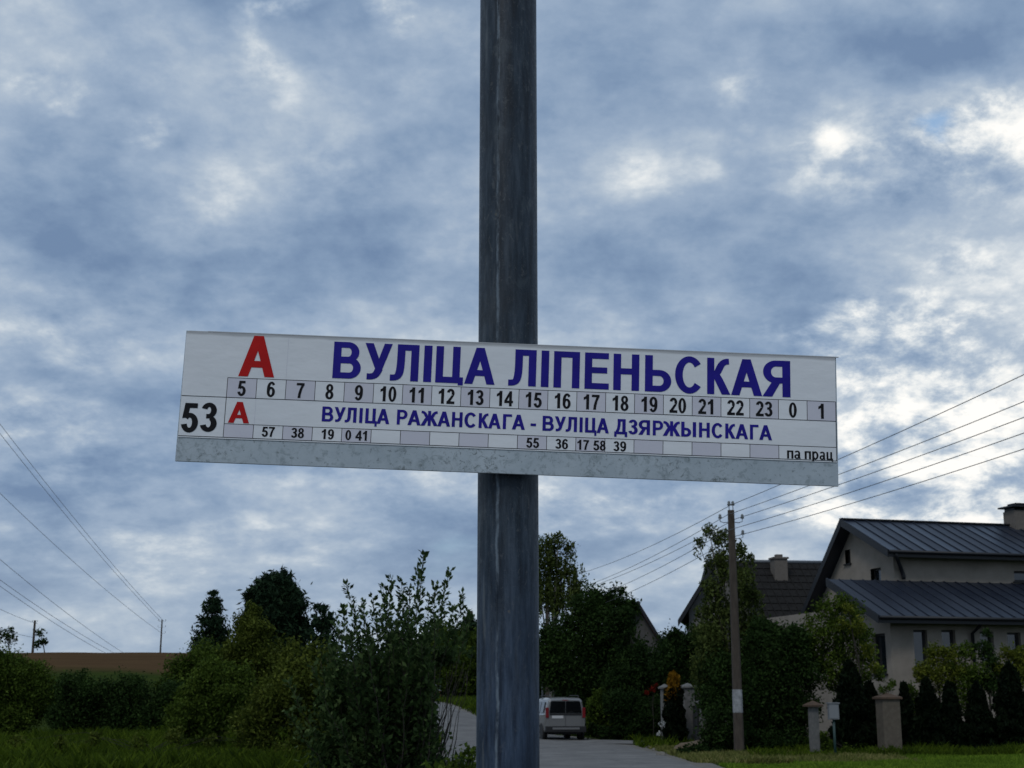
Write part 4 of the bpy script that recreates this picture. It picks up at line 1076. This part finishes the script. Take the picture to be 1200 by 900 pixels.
# meter box on a green pipe
c_ = at(976, 824, 38.5); zb = gz(c_.x, 38.5)
r = thing('meter_box', 'small white box on a thin green pipe before the garden gate', 'meter box', (c_.x, 38.5, zb))
MB().tube([(c_.x, 38.5, zb - .1), (c_.x, 38.5, c_.z - .35)], .035, 8).build('pipe', M['green_steel'], r, smooth=True)
MB().box((c_.x - .0, 38.5, c_.z - .22), (.27, .2, .42)).build('housing', M['box_white'], r, bevel=.012)
MB().box((c_.x + .0, 38.395, c_.z - .22), (.22, .012, .36)).build('door', M['box_white'], r, bevel=.003)
MB().box((c_.x, 38.5, c_.z + .005), (.32, .25, .03)).build('lid', M['box_white'], r)
# small plate on a thin post beyond the steel post
c_ = at(635.5, 783, 62); zb = gz(c_.x, 62)
r = thing('road_sign', 'small pale road sign plate at the right edge of the steel post', 'road sign', (c_.x, 62, zb))
MB().tube([(c_.x, 62, zb - .1), (c_.x, 62, c_.z)], .035, 8).build('pole', M['flash'], r, smooth=True)
MB().box((c_.x + .07, 61.95, c_.z - .25), (.3, .02, .5)).build('plate', M['pillar_pale'], r)
for dz_ in (.1, .4): MB().box((c_.x + .0, 61.965, c_.z - dz_), (.12, .02, .03)).build('bracket', M['flash'], r)

# ------------------------------------------------------------------ the car (estate seen from behind)
M['silver'] = mat('silver_paint', (.19, .19, .188), .35, .3, spec=.5, coat=.6)
M['carblack'] = mat('black_plastic', (.012, .012, .013), .6)
M['carglass'] = mat('car_glass', (.005, .006, .007), .12, spec=.35)
M['tail'] = mat('tail_light', (.17, .008, .012), .3, spec=.4, coat=.3)
M['tyre'] = mat('tyre_rubber', (.01, .01, .01), .85)
M['rim'] = mat('wheel_rim', (.3, .3, .32), .4, .6)
M['plate_w'] = mat('number_plate', (.5, .5, .5), .5)
CY = 54.0
cx0 = at(663, 860, CY).x
car = thing('parked_car', 'silver estate car seen from behind, stopped at the right side of the road', 'car', (cx0, CY, gz(cx0, CY) + .075), None, R(9))
car.scale = (.94,) * 3; car['_o'] = (0, 0, 0)                       # parts in the car's own axes: x right, y forward, z up; rear bumper at y=0
W2 = .84
def loft(sections, closed=True):
    """sections: list of rings of 3-D points"""
    b = MB(); n = len(sections[0])
    for s_ in sections: b.v += [tuple(p_) for p_ in s_]
    for i in range(len(sections) - 1):
        for j in range(n - (0 if closed else 1)):
            b.f.append((i * n + j, i * n + (j + 1) % n, (i + 1) * n + (j + 1) % n, (i + 1) * n + j)); b.mi.append(0)
    b.f.append(tuple(range(n))[::-1]); b.f.append(tuple(range((len(sections) - 1) * n, len(sections) * n))); b.mi += [0, 0]
    return b
def carsec(y, zb, zbelt, ztop, wb, wbelt, wtop):
    r = [(-wb, zb), (-wb - .0, zb + .1), (-wbelt, zb + .35), (-wbelt, zbelt - .05), (-wbelt + .03, zbelt), (-wtop - .03, ztop - .10), (-wtop + .06, ztop - .02), (0, ztop)]
    pts = r + [(-x, z) for x, z in r[-2::-1]]
    return [(x, y, z) for x, z in pts]
secs = [carsec(.03, .42, 1.02, 1.55, W2 - .06, W2 - .05, .62), carsec(.10, .38, 1.02, 1.62, W2 - .03, W2, .66), carsec(.35, .30, 1.01, 1.655, W2 - .02, W2 + .015, .67),
        carsec(1.2, .28, 1.0, 1.665, W2 - .02, W2 + .02, .68), carsec(2.4, .28, .98, 1.63, W2 - .02, W2 + .02, .68), carsec(2.9, .28, .97, 1.52, W2 - .02, W2 + .02, .66),
        carsec(3.35, .28, .96, 1.10, W2 - .02, W2 + .01, .70), carsec(4.1, .30, .86, .95, W2 - .04, W2 - .02, .66), carsec(4.42, .38, .74, .80, W2 - .12, W2 - .10, .6)]
body = loft(secs).build('body', M['silver'], car, smooth=False)
bv = body.modifiers.new('bevel', 'BEVEL'); bv.width = .07; bv.segments = 3; bv.limit_method = 'ANGLE'
def cpart(name, m_, fn, smooth=False, par=None, bevel=0):
    b = MB(); fn(b); o = b.build(name, M[m_], None, smooth=smooth, bevel=bevel); o.parent = par or car; return o
# rear doors: two leaves with a centre joint, windows over them
def quad_rear(b, x0, x1, z0, z1, y, th=.02, taper=0.0, lean=0.0):
    vs = [(x0, y, z0), (x1, y, z0), (x1 - (taper if x1 > 0 else 0), y + lean, z1), (x0 + (taper if x0 < 0 else 0), y + lean, z1)]
    b.prism(vs, (0, th, 0))
for s in (-1, 1):
    x0, x1 = (-.66, -.012) if s < 0 else (.012, .66)
    cpart('rear_door', 'silver', lambda b: quad_rear(b, x0, x1, .52, 1.0, -.005, .05), bevel=.006)
    cpart('rear_window', 'carglass', lambda b: quad_rear(b, x0 if s < 0 else .014, -.014 if s < 0 else x1, 1.04, 1.50, -.01, .05, .07, .0), bevel=.005)
    cpart('tail_light', 'tail', lambda b: b.box((s * .75, .04, 1.05), (.12, .10, .40)), bevel=.012)
    cpart('roof_rail', 'carblack', lambda b: b.tube([(s * .60, .25, 1.63), (s * .61, .45, 1.72), (s * .61, 2.2, 1.72), (s * .60, 2.45, 1.63)], .018, 8), True)
    for y_ in (.78, 3.62):
        wh = cpart('wheel', 'tyre', lambda b: b.tube([(s * (W2 - .19), y_, .235), (s * (W2 - .17), y_, .235), (s * (W2 - .02), y_, .235), (s * (W2 + .0), y_, .235)], [.27, .305, .305, .28], 28), False)
        cpart('rim', 'rim', lambda b: b.tube([(s * (W2 - .03), y_, .235), (s * (W2 + .012), y_, .235)], [.19, .185], 16), False, wh)
        cpart('hub', 'carblack', lambda b: b.tube([(s * (W2 + .0), y_, .235), (s * (W2 + .02), y_, .235)], [.05, .04], 12), False, wh)
        cpart('wheel_arch', 'carblack', lambda b: b.tube([(s * (W2 - .06), y_, .27), (s * (W2 + .022), y_, .27)], [.37, .36], 28), False)
    sx = s * (W2 + .004)
    for (ya2, yb2, nm) in ((.38, 1.08, 0), (1.16, 1.9, 1), (1.98, 2.75, 2)):
        def sidewin(b, ya2=ya2, yb2=yb2, nm=nm):
            xa, xb = s * (W2 + .004), s * .745
            yt = yb2 if nm < 2 else yb2 - .25
            b.prism([(xa, ya2, 1.04), (xa, yb2, 1.04), (xb, yt, 1.47), (xb, ya2 + .05, 1.47)], (s * .012, 0, 0.004))
        cpart('side_window', 'carglass', sidewin)
    cpart('wing_mirror', 'carblack', lambda b: b.box((s * (W2 + .13), 2.72, 1.06), (.2, .09, .15)), bevel=.02)
    cpart('side_trim', 'carblack', lambda b: b.box((s * (W2 + .018), 2.1, .52), (.02, 2.1, .08)))
cpart('rear_trim_strip', 'carblack', lambda b: b.box((0, -.012, .985), (1.30, .03, .07)), bevel=.004)
cpart('bumper', 'carblack', lambda b: b.box((0, .02, .40), (1.66, .20, .24)), bevel=.03)
cpart('bumper_strip', 'silver', lambda b: b.box((0, -.085, .43), (1.1, .03, .08)), bevel=.01)
cpart('number_plate', 'plate_w', lambda b: b.box((-.33, -.02, .88), (.46, .012, .11)))
cpart('wiper', 'carblack', lambda b: b.tube([(.05, -.005, 1.03), (.38, .0, 1.12)], .01, 6))
cpart('roof_lamp', 'tail', lambda b: b.box((0, .05, 1.54), (.25, .05, .03)))
cpart('antenna', 'carblack', lambda b: b.tube([(0, 2.3, 1.64), (0, 2.15, 1.90)], .006, 6))
cpart('exhaust', 'carblack', lambda b: b.tube([(.45, .0, .25), (.45, .5, .25)], .035, 10))
cpart('underbody', 'carblack', lambda b: b.box((0, 2.1, .27), (1.3, 3.9, .14)))

# ------------------------------------------------------------------ vegetation, left side
conifer('spruce_tree', 'small dark spruce at the far left of the tree group', 70, 250, 687, 800, 46, 'needle_spruce', 20, .11, 1.1, power=.8, sagf=.05)
tree('pine_tree', 'tall rounded dark pine behind the left bushes', 58, [(322, 690, 24), (310, 705, 24), (336, 702, 22), (325, 720, 32), (300, 735, 26), (344, 738, 22), (322, 755, 36), (340, 780, 32), (300, 785, 32)], .11, 'needle_spruce', r0=.16, cover=11, ragged=.2, elong=2.6, sub=22)
tree('birch_tree', 'slender olive-green birch before the rounded pine', 44, [(296, 718, 12), (285, 735, 16), (303, 742, 18), (280, 765, 24), (305, 770, 26), (282, 800, 30), (315, 805, 30), (300, 835, 34)], .075, 'leaf_olive', 'tree', r0=.07, bark='birch_bark', cover=5, ragged=.3)
conifer('pine_tree', 'young spiky pine between the rounded pine and the near bush', 50, 378, 704, 820, 38, 'needle_spruce', 13, .10, 1.0, power=.6, sagf=-.45)
tree('willow_bush', 'broad olive-green bush under the young pine', 30, [(350, 790, 34), (385, 800, 36), (325, 820, 36), (365, 835, 44), (405, 840, 40), (300, 850, 30), (420, 800, 26), (440, 860, 30)], .07, 'leaf_olive', 'bush', r0=.05, cover=4.2)
tree('meadow_weeds', 'ragged tall weeds at the edge of the long grass', 34, [(20, 868, 9), (70, 872, 8), (110, 866, 10), (165, 870, 9), (205, 864, 12), (300, 872, 12), (330, 880, 14), (245, 868, 9)], .06, 'leaf_olive', 'bush', r0=.02, cover=2.2)
tree('willow_bush', 'dark green bush at the foot of the slender birch', 38, [(250, 790, 26), (235, 815, 30), (265, 825, 32), (285, 800, 20), (215, 838, 24), (245, 850, 26), (300, 855, 24)], .075, 'leaf_mid', 'bush', r0=.05, cover=4.2)
tree('hedge_bush', 'dark green bush at the left edge below the brown field', 55, [(10, 790, 28), (30, 795, 26), (-15, 785, 30), (52, 815, 28), (22, 825, 34), (-10, 828, 34), (5, 850, 30)], .09, 'leaf_mid', 'bush', r0=.06, cover=4.5)
tree('hedge_bush', 'low dark bush left of centre beneath the brown field', 52, [(85, 805, 22), (115, 815, 26), (150, 812, 26), (100, 838, 28), (140, 842, 28), (180, 830, 26), (205, 815, 22), (75, 840, 24)], .09, 'leaf_dark', 'bush', r0=.06, cover=4.5)
tree('hedge_bush', 'dark bush just under the distant spruce', 60, [(215, 790, 20), (240, 775, 24), (232, 800, 26), (262, 780, 22), (200, 808, 18)], .1, 'leaf_mid', 'bush', r0=.06, cover=5)
tree('roadside_tree', 'small ragged tree on the field skyline at the left edge', 165, [(3, 745, 9), (14, 748, 7), (12, 738, 5), (-6, 740, 9)], .26, 'leaf_dark', 'tree', r0=.09, cover=1.6, base=6)
tree('roadside_tree', 'tiny ragged tree right of the far pole on the field', 165, [(48, 741, 6), (52, 752, 6), (44, 755, 6)], .26, 'leaf_dark', 'tree', r0=.08, cover=2, base=47)
# behind the post
conifer('spruce_tree', 'dark spruce partly behind the steel post on its left', 101, 550, 722, 840, 36, 'needle_spruce', 20, .19, 1.5, power=.5)
tree('hedge_tree', 'dense green tree behind the near bush, left of the post', 99, [(520, 748, 22), (548, 762, 26), (505, 770, 22), (535, 780, 28), (490, 785, 22), (560, 785, 26), (575, 750, 26), (590, 780, 34), (470, 796, 20), (545, 796, 20), (515, 795, 20)], .15, 'leaf_mid', r0=.12, cover=5.5)
tree('far_tree', 'low far tree line seen through the near bush', 118, [(455, 775, 22), (430, 785, 20), (480, 780, 20), (410, 792, 16), (500, 785, 20)], .2, 'leaf_deep', r0=.14, cover=5)

# near bush with upright shoots
def near_bush():
    Yd = 14.0; bx = at(468, 850, Yd).x; r = thing('plum_bush', 'nearest bush with long upright leafy shoots against the sky, left of the post', 'bush', (bx, Yd, 0))
    tips = [(497, 650), (527, 671), (408, 686), (540, 697), (425, 706), (450, 688), (470, 682), (483, 690), (458, 678), (510, 688), (519, 700), (437, 700),
            (400, 712), (548, 716), (393, 730), (386, 752), (415, 722), (489, 668), (503, 700), (532, 712), (446, 712), (468, 700), (476, 715), (552, 722)]
    for _ in range(105):
        x = random.gauss(458, 60); y = 714 + abs(random.gauss(0, 62)) + abs(x - 470) * .5
        if x < 556 and not (x > 505 and y > 808): tips.append((x, y))
    P = []; st = MB(); D = []
    for i, (px, py) in enumerate(tips):
        tip = at(px, py, Yd + random.uniform(-.75, .75)); b0 = Vector((bx + random.gauss(0, .18), Yd + random.gauss(0, .18), 0))
        m1 = b0.lerp(tip, .45); m1.x = b0.x + (tip.x - b0.x) * .62 ; m1.z += .12
        q = []
        for k in range(15):
            f = k / 14; a = b0.lerp(m1, f).lerp(m1.lerp(tip, f), f); q.append(a + Vector((random.gauss(0, .012), random.gauss(0, .012), 0)) * (k > 0))
        st.tube(q, [max(.0025, .015 * (1 - f / 14) ** 1.2) for f in range(15)], 5)
        L = (tip - b0).length; hi = tip.z > 2.35
        n = int(L * (80 if hi else 85))
        for f in np.linspace(.30 if not hi else .40, 1.0, n):
            g_ = f * 14; k = min(int(g_), 13); a = q[k].lerp(q[k + 1], g_ - k)
            dirv = (q[k + 1] - q[k]).normalized(); th = random.uniform(0, 6.28)
            sd_ = Vector((math.cos(th), math.sin(th), .5)).normalized() * random.uniform(.6, 1) + dirv * .5
            off = (random.uniform(.005, .03) if f > .82 else random.uniform(.01, .15))
            P.append(a + sd_ * off); D.append(sd_.normalized())
    P = np.array([tuple(p_) for p_ in P]); D = np.array([tuple(d_) for d_ in D]); n = len(P)
    D = unit(D + rng.normal(size=(n, 3)) * .35 + np.array([0, 0, -.15])); rr = unit(np.cross(D, rng.normal(size=(n, 3)) * .6 + np.array([0, 0, 1.])))
    s = rng.uniform(.036, .066, n)[:, None]
    nrm = np.cross(D, rr)
    V = np.stack([P, P + D * s * .55 + rr * s * .33 - nrm * s * .08, P + D * s * 1.15 - nrm * s * .1, P + D * s * .55 - rr * s * .33 - nrm * s * .08], 1)
    k = ~((V[:, 0, 2] < 2.0) & (V[:, 0, 0] > at(512, 850, Yd).x) & (V[:, 0, 2] > at(512, 892, Yd).z))
    V = V[k]
    # dense lower skirts
    bl = px_blobs([(400, 790, 16), (385, 820, 22), (520, 770, 14), (470, 800, 26), (490, 820, 22), (436, 836, 30), (475, 840, 40), (445, 880, 50), (490, 880, 30), (400, 870, 36), (460, 920, 60), (535, 912, 26), (520, 925, 30), (395, 910, 40), (450, 960, 60)], Yd)
    V2 = foliage(bl, .05, 3.6, .3)
    quads('foliage', np.concatenate([V, V2]), M['leaf_bush'], r)
    st.build('stems', M['bark'], r, smooth=True)
M['leaf_bush'] = leafmat('leaf_bush', (0.0190, 0.0354, 0.0122), (0.0384, 0.0704, 0.0208), (0.1200, 0.1700, 0.0600), .3)
near_bush()
tree('low_shrub', 'low shrub with small leaves at the very foot of the steel post', 12, [(545, 905, 30), (528, 925, 34), (552, 885, 12), (515, 915, 16)], .04, 'leaf_mid', 'bush', r0=.02, cover=1.6)

# ------------------------------------------------------------------ vegetation, right of the post
weeping('weeping_birch', 'tall loose birch just right of the steel post', 66, [(638, 636, 14), (654, 630, 9), (667, 640, 8), (648, 660, 17), (671, 668, 13), (642, 692, 24), (668, 700, 18), (622, 655, 20), (676, 684, 9)], .10, 'leaf_birch', 645, r0=.13, strands=330, drop=(.5, 1.5), cover=.5)
tree('garden_tree', 'dark broad tree behind the silver car', 60, [(690, 712, 24), (742, 711, 9), (733, 716, 11), (720, 706, 20), (705, 735, 32), (726, 726, 16), (665, 745, 30), (680, 775, 34), (650, 785, 30), (715, 770, 34), (732, 768, 28), (640, 760, 26), (700, 800, 30)], .11, 'leaf_dark', r0=.16, cover=6)
tree('garden_tree', 'dark rounded tree right of the broad one, above the red flowers', 57, [(730, 722, 13), (728, 735, 18), (744, 772, 22), (784, 760, 18), (755, 785, 28), (790, 785, 26), (770, 805, 28), (735, 805, 30)], .11, 'leaf_deep', r0=.14, cover=6)
tree('garden_tree', 'dark tree between the orange-topped thuja and the weeping birch', 53, [(800, 752, 14), (822, 752, 22), (808, 770, 26), (785, 775, 22), (830, 775, 26), (812, 795, 24), (838, 800, 24), (790, 745, 9)], .1, 'leaf_deep', r0=.13, cover=6)
weeping('weeping_birch', 'drooping birch hanging beside the concrete utility pole', 43.5, [(831, 622, 9), (845, 628, 12), (818, 634, 6), (866, 645, 12), (879, 652, 6), (843, 654, 17), (862, 674, 22), (836, 690, 17), (876, 698, 19), (826, 716, 13), (850, 716, 24), (832, 745, 22), (878, 735, 26), (858, 770, 34), (885, 780, 30), (830, 780, 26)], .075, 'leaf_birch', 858, r0=.08, strands=560, drop=(.35, 1.0), cover=.9)
tree('garden_bush', 'dark bush filling the foot of the drooping birch', 42.6, [(890, 738, 14), (850, 790, 30), (875, 800, 30), (840, 820, 26), (870, 835, 26), (900, 740, 18), (885, 765, 24)], .085, 'leaf_dark', 'bush', r0=.04, cover=4.5)
tree('lilac_bush', 'dark bush mass right of the concrete pole', 42, [(908, 748, 16), (932, 748, 18), (900, 765, 26), (925, 762, 26), (890, 790, 30), (915, 795, 32), (940, 790, 26), (880, 825, 30), (910, 830, 34), (938, 835, 26), (895, 860, 28), (925, 862, 26)], .085, 'leaf_dark', 'bush', r0=.07, cover=5.5)
tree('apple_tree', 'fruit tree with lighter yellow-green leaves before the beige house', 42.5, [(985, 705, 13), (970, 718, 18), (1000, 722, 18), (960, 740, 22), (985, 745, 24), (1012, 745, 16), (1018, 768, 16), (990, 772, 22), (962, 770, 22), (1030, 790, 9), (1008, 795, 16), (975, 795, 20), (945, 755, 16)], .08, 'leaf_apple' if False else 'leaf_mid', r0=.08, cover=2.6)
tree('apple_tree', 'pale yellow-green sapling within the fruit tree crown', 41.8, [(993, 712, 10), (1005, 735, 12), (1015, 760, 10), (1025, 782, 9), (985, 730, 9)], .075, 'leaf_light', r0=.035, cover=1.6)  # sapling in the lighter leaf colour, inside the crown
tree('far_hedge', 'far dark hedge seen past the silver car and the post', 78, [(600, 800, 26), (630, 795, 26), (655, 800, 26), (680, 805, 26), (640, 820, 20), (665, 825, 20), (690, 825, 20), (620, 825, 18), (585, 815, 18)], .14, 'leaf_deep', 'hedge', r0=.06, cover=6)
tree('round_bush', 'yellow-green bush directly right of the silver car', 57, [(700, 828, 16), (712, 838, 18), (698, 846, 14), (722, 850, 16), (705, 815, 10)], .09, 'leaf_mid', 'bush', r0=.04, cover=5)
tree('hedge_bush', 'dark hedge below the broad tree at the bend of the street', 55, [(735, 835, 24), (760, 838, 24), (745, 855, 18), (775, 845, 18), (722, 822, 18), (708, 858, 9), (722, 858, 10), (738, 862, 10), (695, 856, 8)], .09, 'leaf_deep', 'bush', r0=.05, cover=6)
thuja('orange-topped upright thuja beside the pale pillars', 789, 789, 13, 47.5, 'needle_gold', .35, group=None)
TH = [(995, 776, 25, 'tallest dark thuja, left of the beige gate pillar'), (1018, 800, 17, 'dark thuja squeezed between tallest thuja and beige pillar'),
      (1059, 801, 12, 'slim dark thuja immediately right of the beige pillar'), (1085, 797, 19, 'dark thuja second right of the beige pillar'),
      (1112, 800, 16, 'dark thuja third right of the beige pillar, under a window'), (1144, 802, 19, 'broad dark thuja fourth right of the beige pillar'),
      (1182, 779, 25, 'tall wide dark thuja near the right picture edge'), (1214, 800, 20, 'dark thuja cut by the right picture edge')]
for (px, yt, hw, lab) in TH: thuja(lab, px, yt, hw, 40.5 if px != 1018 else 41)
SH_ = [(1098, 'leaf_light', 'yellow-green bush below the leftmost pair of ground floor windows', [(1095, 765, 14), (1110, 772, 16), (1088, 785, 14), (1102, 795, 20), (1078, 790, 10), (1120, 790, 12)]),
       (1128, 'leaf_mid', 'green bush in the middle of the ground floor windows', [(1132, 765, 14), (1125, 790, 18), (1142, 790, 16), (1130, 815, 20)]),
       (1155, 'leaf_dark', 'dark pointed bush between second and third ground floor windows', [(1155, 742, 6), (1152, 760, 12), (1162, 775, 14), (1150, 795, 16), (1165, 800, 16)]),
       (1190, 'leaf_light', 'yellow-green bush under the rightmost ground floor window', [(1180, 765, 10), (1195, 770, 14), (1205, 780, 18), (1172, 785, 12), (1190, 795, 18)]),
       (1070, 'leaf_mid', 'loose green bush behind the thujas by the house corner', [(1066, 812, 12), (1075, 825, 14), (1060, 835, 14), (1074, 845, 14)])]
for (px, mt, lab, bl) in SH_: tree('garden_bush', lab, 43.5, bl, .07, mt, 'bush', r0=.035, cover=2.8, group='bushes along the house wall')
tree('climbing_plant', 'small tangled climber on top of the beige gate pillar', 39.6, [(1041, 806, 7), (1033, 810, 6), (1046, 800, 5)], .05, 'leaf_mid', 'bush', r0=.01, cover=1.6)
tree('verge_shrub', 'dark shrub at the foot of the concrete pole, left side', 41.5, [(845, 850, 20), (832, 862, 16), (850, 868, 18), (840, 835, 14), (825, 878, 10)], .06, 'leaf_dark', 'bush', r0=.03, cover=4)
tree('verge_shrub', 'dark shrub right of the foot of the concrete pole', 41, [(880, 868, 16), (900, 872, 16), (925, 876, 14), (870, 855, 12)], .06, 'leaf_deep', 'bush', r0=.03, cover=4)
tree('verge_shrub', 'low round grassy shrub on the verge left of the concrete pole', 40.3, [(800, 882, 9), (812, 880, 11), (825, 883, 10), (840, 886, 9)], .06, 'leaf_deep', 'bush', r0=.02, cover=4)
tree('red_flower_bush', 'few red blossoms glowing in the dark hedge', 54, [(765, 808, 5), (758, 812, 4), (769, 803, 3)], .07, 'flower_red', 'flowers', r0=.02, cover=1.2, base=765)
tree('white_flower_bush', 'small white flowers at the foot of the orange-topped thuja', 47, [(776, 848, 4), (772, 860, 3)], .05, 'flower_white', 'flowers', r0=.01, cover=.8, base=775)
tree('low_shrub', 'short bushy growth between the meter box and beige pillar', 40, [(1010, 878, 12), (990, 880, 10), (968, 872, 9), (1025, 880, 8), (965, 862, 7)], .05, 'leaf_mid', 'bush', r0=.02, cover=3)
# small cream hut, added to make a bright spot between the bushes
hq = at(402, 797, 92); zg = gz(hq.x, 92)
hut = thing('bright_spot_hut', 'tiny cream hut added as the bright spot through the bushes left of centre', 'hut', (hq.x, 92, zg))
M['cream'] = mat('cream_wall', (.62, .55, .42), .8)
zt = at(402, 792, 92).z; wdh = 1.9
MB().box((hq.x, 92, (zg + zt) / 2), (wdh, 1.6, zt - zg)).build('wall', M['cream'], hut)
b = MB(); b.prism([(hq.x - wdh / 2 - .2, 91, zt), (hq.x + wdh / 2 + .2, 91, zt), (hq.x, 91, zt + .5)], (0, 2.0, 0)); b.build('roof', M['redroof'], hut)
MB().box((hq.x + .3, 91.19, zg + .95), (.7, .03, 1.9)).build('door', M['frame'], hut)

# ------------------------------------------------------------------ grass
grass_patch('verge_grass', 'bright mown grass strip along the right bottom edge', 5.0, 16.5, 30, 39.2, 60000, .10, M['grass_bright'], .03, lambda x, y: (y < 38.3) & ~((x < 7.0) & (y > 35)))
grass_patch('meadow_grass', 'long dark grass filling the left bottom corner', -17, -2.4, 28, 52, 70000, .42, M['grass'], .035)
grass_patch('meadow_grass', 'rough green grass left of the climbing road', -18, 6, 52, 96, 46000, .36, M['grass'], .06, lambda x, y: (x < -1.5) | (y > 61))
grass_patch('verge_grass', 'dry yellow-green grass island right of the road', 3.9, 10.2, 36, 47.5, 40000, .16, M['grass_dry'], .03, lambda x, y: ~((y > 46.0)))
grass_patch('verge_grass', 'dark grass beneath the trees right of the car', 4.2, 20, 46.5, 60, 26000, .3, M['grass'], .05, lambda x, y: ~((np.abs(y - (53 - (x - 3.0) * .6)) < 2.2) & (x < 9)))
grass_patch('garden_grass', 'dark grass under the thujas and gate pillars', 6.5, 18, 38.3, 46.5, 30000, .25, M['grass'], .035)
# pale stones on the grass island
M['stone'] = mat('pale_stone', (.13, .12, .10), .9, var=(.2, .185, .16), scale=6, bump=.4)
for i, (px, py, r_, sl_) in enumerate(((775, 886, 6, 'largest of the pale stones in the dry verge grass'), (786, 884, 5, 'second largest pale verge stone, right of the largest'), (768, 880, 4, 'pale stone directly left of the largest verge stone'), (796, 887, 4, 'rightmost pale stone beside the low grassy shrub'), (760, 877, 3, 'leftmost and smallest pale stone at the road edge'))):
    d_ = ray(px, py); tt = -CAMZ / d_.z if d_.z < 0 else 40; q = Vector((0, 0, CAMZ)) + d_ * tt
    import bmesh
    bm = bmesh.new(); bmesh.ops.create_icosphere(bm, subdivisions=2, radius=r_ * mpp(q.y))
    for v in bm.verts: v.co *= random.uniform(.85, 1.15); v.co.z *= .6
    me = bpy.data.meshes.new('stone'); bm.to_mesh(me); bm.free(); me.materials.append(M['stone'])
    o = bpy.data.objects.new('stone', me); COL.objects.link(o); o.location = (q.x, q.y, gz(q.x, q.y) + .03)
    tag(o, sl_, 'stone', 'pale stones on the verge')
# dry earth mound by the lower pillar
q = at(822, 868, 43.6); bm = bmesh.new(); bmesh.ops.create_icosphere(bm, subdivisions=3, radius=1)
for v in bm.verts: v.co = Vector((v.co.x * .95, v.co.y * .6, v.co.z * .36)) * random.uniform(.92, 1.08)
me = bpy.data.meshes.new('earth_mound'); bm.to_mesh(me); bm.free(); me.materials.append(mat('dry_earth', (.10, .075, .05), .95, var=(.16, .12, .08), scale=5, bump=.6))
o = bpy.data.objects.new('earth_mound', me); COL.objects.link(o); o.location = (q.x, 43.4, gz(q.x, 43.4)); tag(o, kind='structure')

for o in S.objects:
    if '_o' in o: del o['_o']
